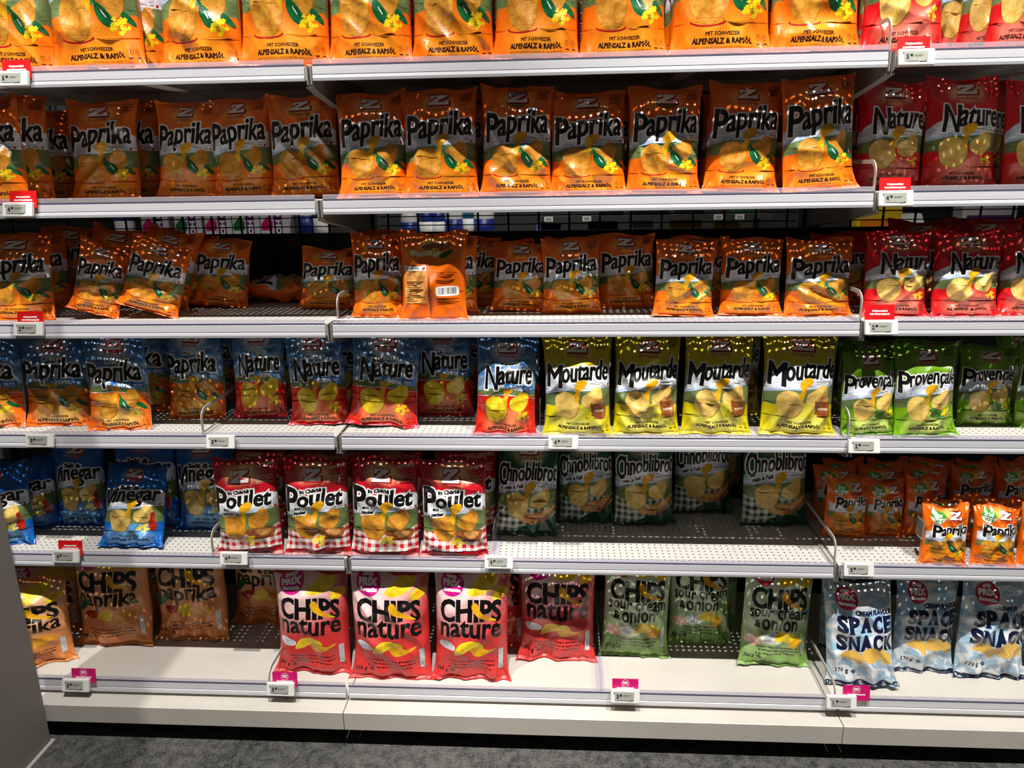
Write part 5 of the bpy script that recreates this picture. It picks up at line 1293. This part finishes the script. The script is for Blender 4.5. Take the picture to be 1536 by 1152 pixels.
for (x, y, z, price, lab) in [(-0.6682, -0.0165, 1.7072, '5.95', 'white price tag reading 5.95 at the front edge of the top shelf, left bay'),
 (1.2917, -0.0165, 1.7056, '5.95', 'white price tag reading 5.95 at the front edge of the top shelf, right bay'),
 (-0.7115, -0.0165, 1.422, '4.20', 'white price tag reading 4.20 at the front edge of the second shelf, left bay'),
 (1.2827, -0.0165, 1.4202, '4.20', 'white price tag reading 4.20 at the front edge of the second shelf, right bay'),
 (-0.7398, -0.0165, 1.1382, '2.50', 'white price tag reading 2.50 at the front edge of the third shelf, left bay'),
 (1.283, -0.0165, 1.1346, '2.50', 'white price tag reading 2.50 at the front edge of the third shelf, right bay'),
 (-0.7649, -0.0165, 0.8504, '3.80', 'white price tag reading 3.80 below blue paprika bags on the fourth shelf rail'),
 (-0.2936, -0.0165, 0.8496, '3.80', 'white price tag reading 3.80 below blue and red bags on the fourth shelf rail'),
 (0.5615, -0.0165, 0.8536, '4.20', 'white price tag reading 4.20 below yellow bags on the fourth shelf rail'),
 (1.2744, -0.0165, 0.8477, '2.50', 'white price tag reading 2.50 below lime bags on the fourth shelf rail'),
 (-0.7541, -0.0165, 0.5255, '4.20', 'white price tag reading 4.20 below blue vinegar bags on the fifth shelf rail'),
 (-0.2966, -0.0165, 0.5271, '4.20', 'white price tag reading 4.20 below leftmost crimson bag on the fifth shelf rail'),
 (0.3975, -0.0165, 0.5281, '4.20', 'white price tag reading 4.20 below dark green bags on the fifth shelf rail'),
 (1.2953, -0.0165, 0.5221, '3.95', 'white price tag reading 3.95 below orange multipacks on the fifth shelf rail'),
 (-0.7239, -0.11, 0.1988, '3.95', 'white price tag reading 3.95 below tan bags on the bottom shelf rail'),
 (-0.1704, -0.11, 0.2028, '3.95', 'white price tag reading 3.95 below leftmost coral bag on the bottom shelf rail'),
 (0.7183, -0.11, 0.2085, '3.50', 'white price tag reading 3.50 below sage green bags on the bottom shelf rail'),
 (1.2511, -0.11, 0.2073, '1.90', 'white price tag reading 1.90 below pale blue bags on the bottom shelf rail')]:
    o = make_tag(price); o.location = (x, y, z); o.rotation_euler = (-R(16), 0, 0)
    tag(o, lab, 'price tag', 'electronic price tags')
for (x, y, z, kind, lab) in [(-0.6628, -0.0115, 1.7303, 'red', 'red promotion card above the price tag, left bay, top shelf'),
 (1.2882, -0.0115, 1.7295, 'red', 'red promotion card above the price tag, right bay, top shelf'),
 (-0.702, -0.0115, 1.4463, 'red', 'red promotion card above the price tag, left bay, second shelf'),
 (1.2827, -0.0115, 1.4459, 'red', 'red promotion card above the price tag, right bay, second shelf'),
 (-0.7383, -0.0115, 1.1619, 'red', 'red promotion card above the price tag, left bay, third shelf'),
 (1.2806, -0.0115, 1.1665, 'red', 'red promotion card above the price tag, right bay, third shelf'),
 (-0.7447, -0.0115, 0.5465, 'red', 'red promotion card above the price tag, in front of the blue bags, fifth shelf'),
 (-0.7055, -0.1045, 0.222, 'pink', 'pink promotion card above the price tag, in front of the tan bags, bottom shelf'),
 (-0.1612, -0.1045, 0.2251, 'pink', 'pink promotion card above the price tag, in front of the leftmost coral bag, bottom shelf'),
 (0.719, -0.1045, 0.2305, 'pink', 'pink promotion card above the price tag, in front of the bare deck, bottom shelf'),
 (1.2899, -0.1045, 0.2279, 'pink', 'pink promotion card above the price tag, in front of the pale blue bags, bottom shelf')]:
    o = make_card(kind); o.location = (x, y, z); o.rotation_euler = (-R(10), 0, 0)
    tag(o, lab, 'promotion card', 'red promotion cards' if kind == 'red' else 'pink promotion cards')

# ------------------------------------------------------------------ the next aisle, seen through the wire mesh
solid('carton_white', (226, 224, 222), 0.5); solid('carton_purple', (96, 42, 112), 0.5); solid('cap_blue', (28, 50, 130), 0.4); solid('teal_plastic', (30, 110, 130), 0.4)
solid('pack_yellow', (236, 196, 20), 0.45); solid('pack_orange', (234, 130, 20), 0.45); solid('pack_green', (30, 110, 60), 0.45); solid('pack_red', (160, 20, 40), 0.45)
solid('grey_backing', (64, 63, 62), 0.6)
mb = MB(); mb.box(-2.6, 3.4, 2.30, 2.33, FLOOR, 2.2); tag(mb.obj('wall_far', 'grey_backing'), kind='structure')
FZ = 1.15
mb = MB(); mb.box(-2.4, 3.2, 1.86, 2.29, FZ - 0.03, FZ)
fs = mb.obj('aisle_shelf', 'white_powder_coat'); tag(fs, 'white shelf of the next aisle seen through the wire mesh', 'shelf')
for x in (-2.38, -1.0, 0.4, 1.8, 3.16):
    mb = MB(); mb.box(x - 0.015, x + 0.015, 2.2, 2.29, FLOOR, FZ - 0.03); mb.obj('leg', 'dark_grey_metal', fs)
mb = MB(); mb.box(0.46, 1.52, 1.852, 2.10, 1.268, 1.290); us = mb.obj('upper_aisle_shelf', 'dark_grey_metal'); tag(us, 'dark upper shelf of the next aisle carrying small price tags', 'shelf')
for x in (0.472, 1.508):
    mb = MB(); mb.box(x - 0.012, x + 0.012, 2.06, 2.10, FZ, 1.268); mb.obj('leg', 'dark_grey_metal', us)
for i, (x, w_) in enumerate(((0.80, 0.10), (0.98, 0.16), (1.16, 0.12))):
    mb = MB(); mb.box(-w_ / 2, w_ / 2, 0, 0.12, 0, 0.10); o = mb.obj('carton', 'black_plastic', loc=(x, 1.90, 1.290), bevel=0.004)
    mb = MB(); mb.box(-w_ * .3, w_ * .3, -0.0012, 0.0005, 0.03, 0.05); mb.obj('printed_band', 'grey_backing', o)
    tag(o, '%s dark carton on the upper shelf of the next aisle' % ('leftmost', 'middle', 'rightmost')[i], 'carton', 'dark cartons in the next aisle')
def carton(x, flip, lab):
    mb = MB(); mb.box(-0.066, 0.066, 0, 0.09, 0, 0.25); o = mb.obj('carton', 'carton_white', loc=(x, 1.90, FZ))
    mb = MB(); mb.box(0.0, 0.040, -0.001, 0.0005, 0.01, 0.24); mb.obj('side_stripe', 'carton_purple', o)
    flat_print('stripe_lettering', [np.stack([l[:, 1] * -0.001 + 0.035, l[:, 0] * 0.001 + 0.07], 1) for l in text('OH OH', 0, 150, 0, 26, 2)], 'card_white', o, -0.0016, 1e-7)
    mb = MB(); mb.lathe([(0.016, 0.0), (0.016, 0.018), (0.012, 0.02)], 0, 0.03, 14); mb.obj('cap', 'card_pink' if flip else 'pack_green', o, (-0.03, 0, 0.25))
    mb = MB(); mb.face([(-0.062, -0.0006, 0.09), (-0.01, -0.0006, 0.09), (-0.005, -0.0006, 0.13), (-0.03, -0.0006, 0.155), (-0.062, -0.0006, 0.12)]); mb.obj('leaf_mark', 'pack_green' if flip else 'card_pink', o)
    tag(o, lab, 'drink carton', 'cartons in the next aisle')
CN = ['leftmost', 'second', 'third', 'fourth', 'fifth', 'rightmost']
for i, x in enumerate([-1.41, -1.244, -1.095, -0.957, -0.819]): carton(x, i % 2, '%s white carton with purple stripe seen through the wire mesh' % CN[i])
def bottle(name, x, hgt, r0, body, cap, lab, y=1.93):
    mb = MB(); mb.lathe([(r0, 0), (r0, hgt * .72), (r0 * .8, hgt * .8), (r0 * .45, hgt * .86), (r0 * .42, hgt * .9)], 0, 0, 20)
    o = mb.obj(name, body, loc=(x, y, FZ), smooth_=True)
    mb = MB(); mb.lathe([(r0 * .5, hgt * .9), (r0 * .5, hgt), (r0 * .4, hgt * 1.005)], 0, 0, 16); mb.obj('cap', cap, o)
    mb = MB(); mb.lathe([(r0 * 1.01, hgt * .2), (r0 * 1.01, hgt * .6)], 0, 0, 20); mb.obj('bottle_label', 'card_white' if body != 'carton_white' else 'cap_blue', o, smooth_=True)
    tag(o, lab, 'bottle', 'bottles in the next aisle')
for i, (x, hgt, r0, body, cap, lab) in enumerate([(-1.577, 0.24, 0.045, 'cap_blue', 'card_white', 'dark blue bottle left of the cartons behind the wire mesh'),
 (-0.675, 0.26, 0.04, 'carton_white', 'cap_blue', 'white bottle with blue label right of the cartons'),
 (-0.6, 0.24, 0.035, 'teal_plastic', 'card_white', 'teal bottle right of the cartons behind the wire mesh'),
 (-0.168, 0.2, 0.04, 'carton_white', 'cap_blue', 'leftmost white bottle behind the middle bay mesh'),
 (-0.085, 0.2, 0.035, 'cap_blue', 'cap_blue', 'left of two dark blue bottles behind the mesh'),
 (-0.027, 0.2, 0.035, 'cap_blue', 'cap_blue', 'right of two dark blue bottles behind the mesh'),
 (0.049, 0.22, 0.045, 'carton_white', 'card_white', 'white bottle between blue and teal bottles behind the mesh'),
 (0.119, 0.22, 0.03, 'teal_plastic', 'card_white', 'teal bottle behind the middle bay mesh'),
 (0.192, 0.22, 0.05, 'carton_white', 'teal_plastic', 'wide white bottle right of the teal bottle')]): bottle('bottle', x, hgt, r0, body, cap, lab)
def packet(name, x, w, h, body, band, lab, z=FZ, y=1.91):
    mb = MB(); mb.extrude_x([(0, 0), (-0.012, 0.02), (-0.014, h * .7), (0.02, h), (0.045, h), (0.08, h * .7), (0.08, 0.02), (0.07, 0)], -w / 2, w / 2)
    o = mb.obj(name, body, loc=(x, y, z), bevel=0.006)
    mb = MB(); mb.extrude_x([(-0.0125, h * .25), (-0.0152, h * .5), (-0.0145, h * .5), (-0.012, h * .25)], -w * .42, w * .42); mb.obj('printed_band', band, o)
    tag(o, lab, 'packet', 'packets in the next aisle')
for (nm, x, w, h, body, band, lab) in [('packet', 0.498, 0.12, 0.105, 'cap_blue', 'card_white', 'blue packet behind the middle bay wire mesh'),
 ('packet', 1.144, 0.15, 0.11, 'pack_yellow', 'pack_orange', 'yellow packet behind the middle bay wire mesh'),
 ('packet', 1.334, 0.12, 0.105, 'pack_yellow', 'card_white', 'low yellow packet left of the green packet'),
 ('packet', 1.465, 0.13, 0.22, 'pack_green', 'card_white', 'green packet behind the middle bay wire mesh'),
 ('packet', 2.016, 0.2, 0.22, 'pack_yellow', 'pack_orange', 'yellow packet behind the right bay wire mesh'),
 ('packet', 2.159, 0.12, 0.13, 'carton_white', 'cap_blue', 'white and blue packet behind the right bay mesh'),
 ('packet', 2.502, 0.24, 0.24, 'carton_white', 'carton_purple', 'white packet with purple band behind the right bay'),
 ('packet', 0.757, 0.14, 0.11, 'grey_backing', 'black_plastic', 'grey packet behind the middle bay wire mesh'),
 ('packet', 0.943, 0.1, 0.11, 'carton_white', 'grey_backing', 'white packet with grey band behind the mesh')]: packet(nm, x, w, h, body, band, lab, y=2.13 if body == 'pack_green' else 1.91)
for (x, z, lab) in [(0.502, 1.254, 'leftmost small white price tag behind the wire mesh'), (0.678, 1.255, 'second small white price tag behind the wire mesh'), (1.278, 1.292, 'small white tag above the low yellow packet'), (1.374, 1.3, 'small white tag left of the green packet')]:
    mb = MB(); mb.box(-0.02, 0.02, -0.006, 0, -0.011, 0.011); o = mb.obj('price_tag', 'tag_white', loc=(x, 1.8525, 1.279))
    mb = MB(); mb.box(-0.013, 0.013, -0.0066, -0.0055, -0.006, 0.006); mb.obj('screen', 'tag_screen', o)
    tag(o, lab, 'price tag', 'price tags in the next aisle')
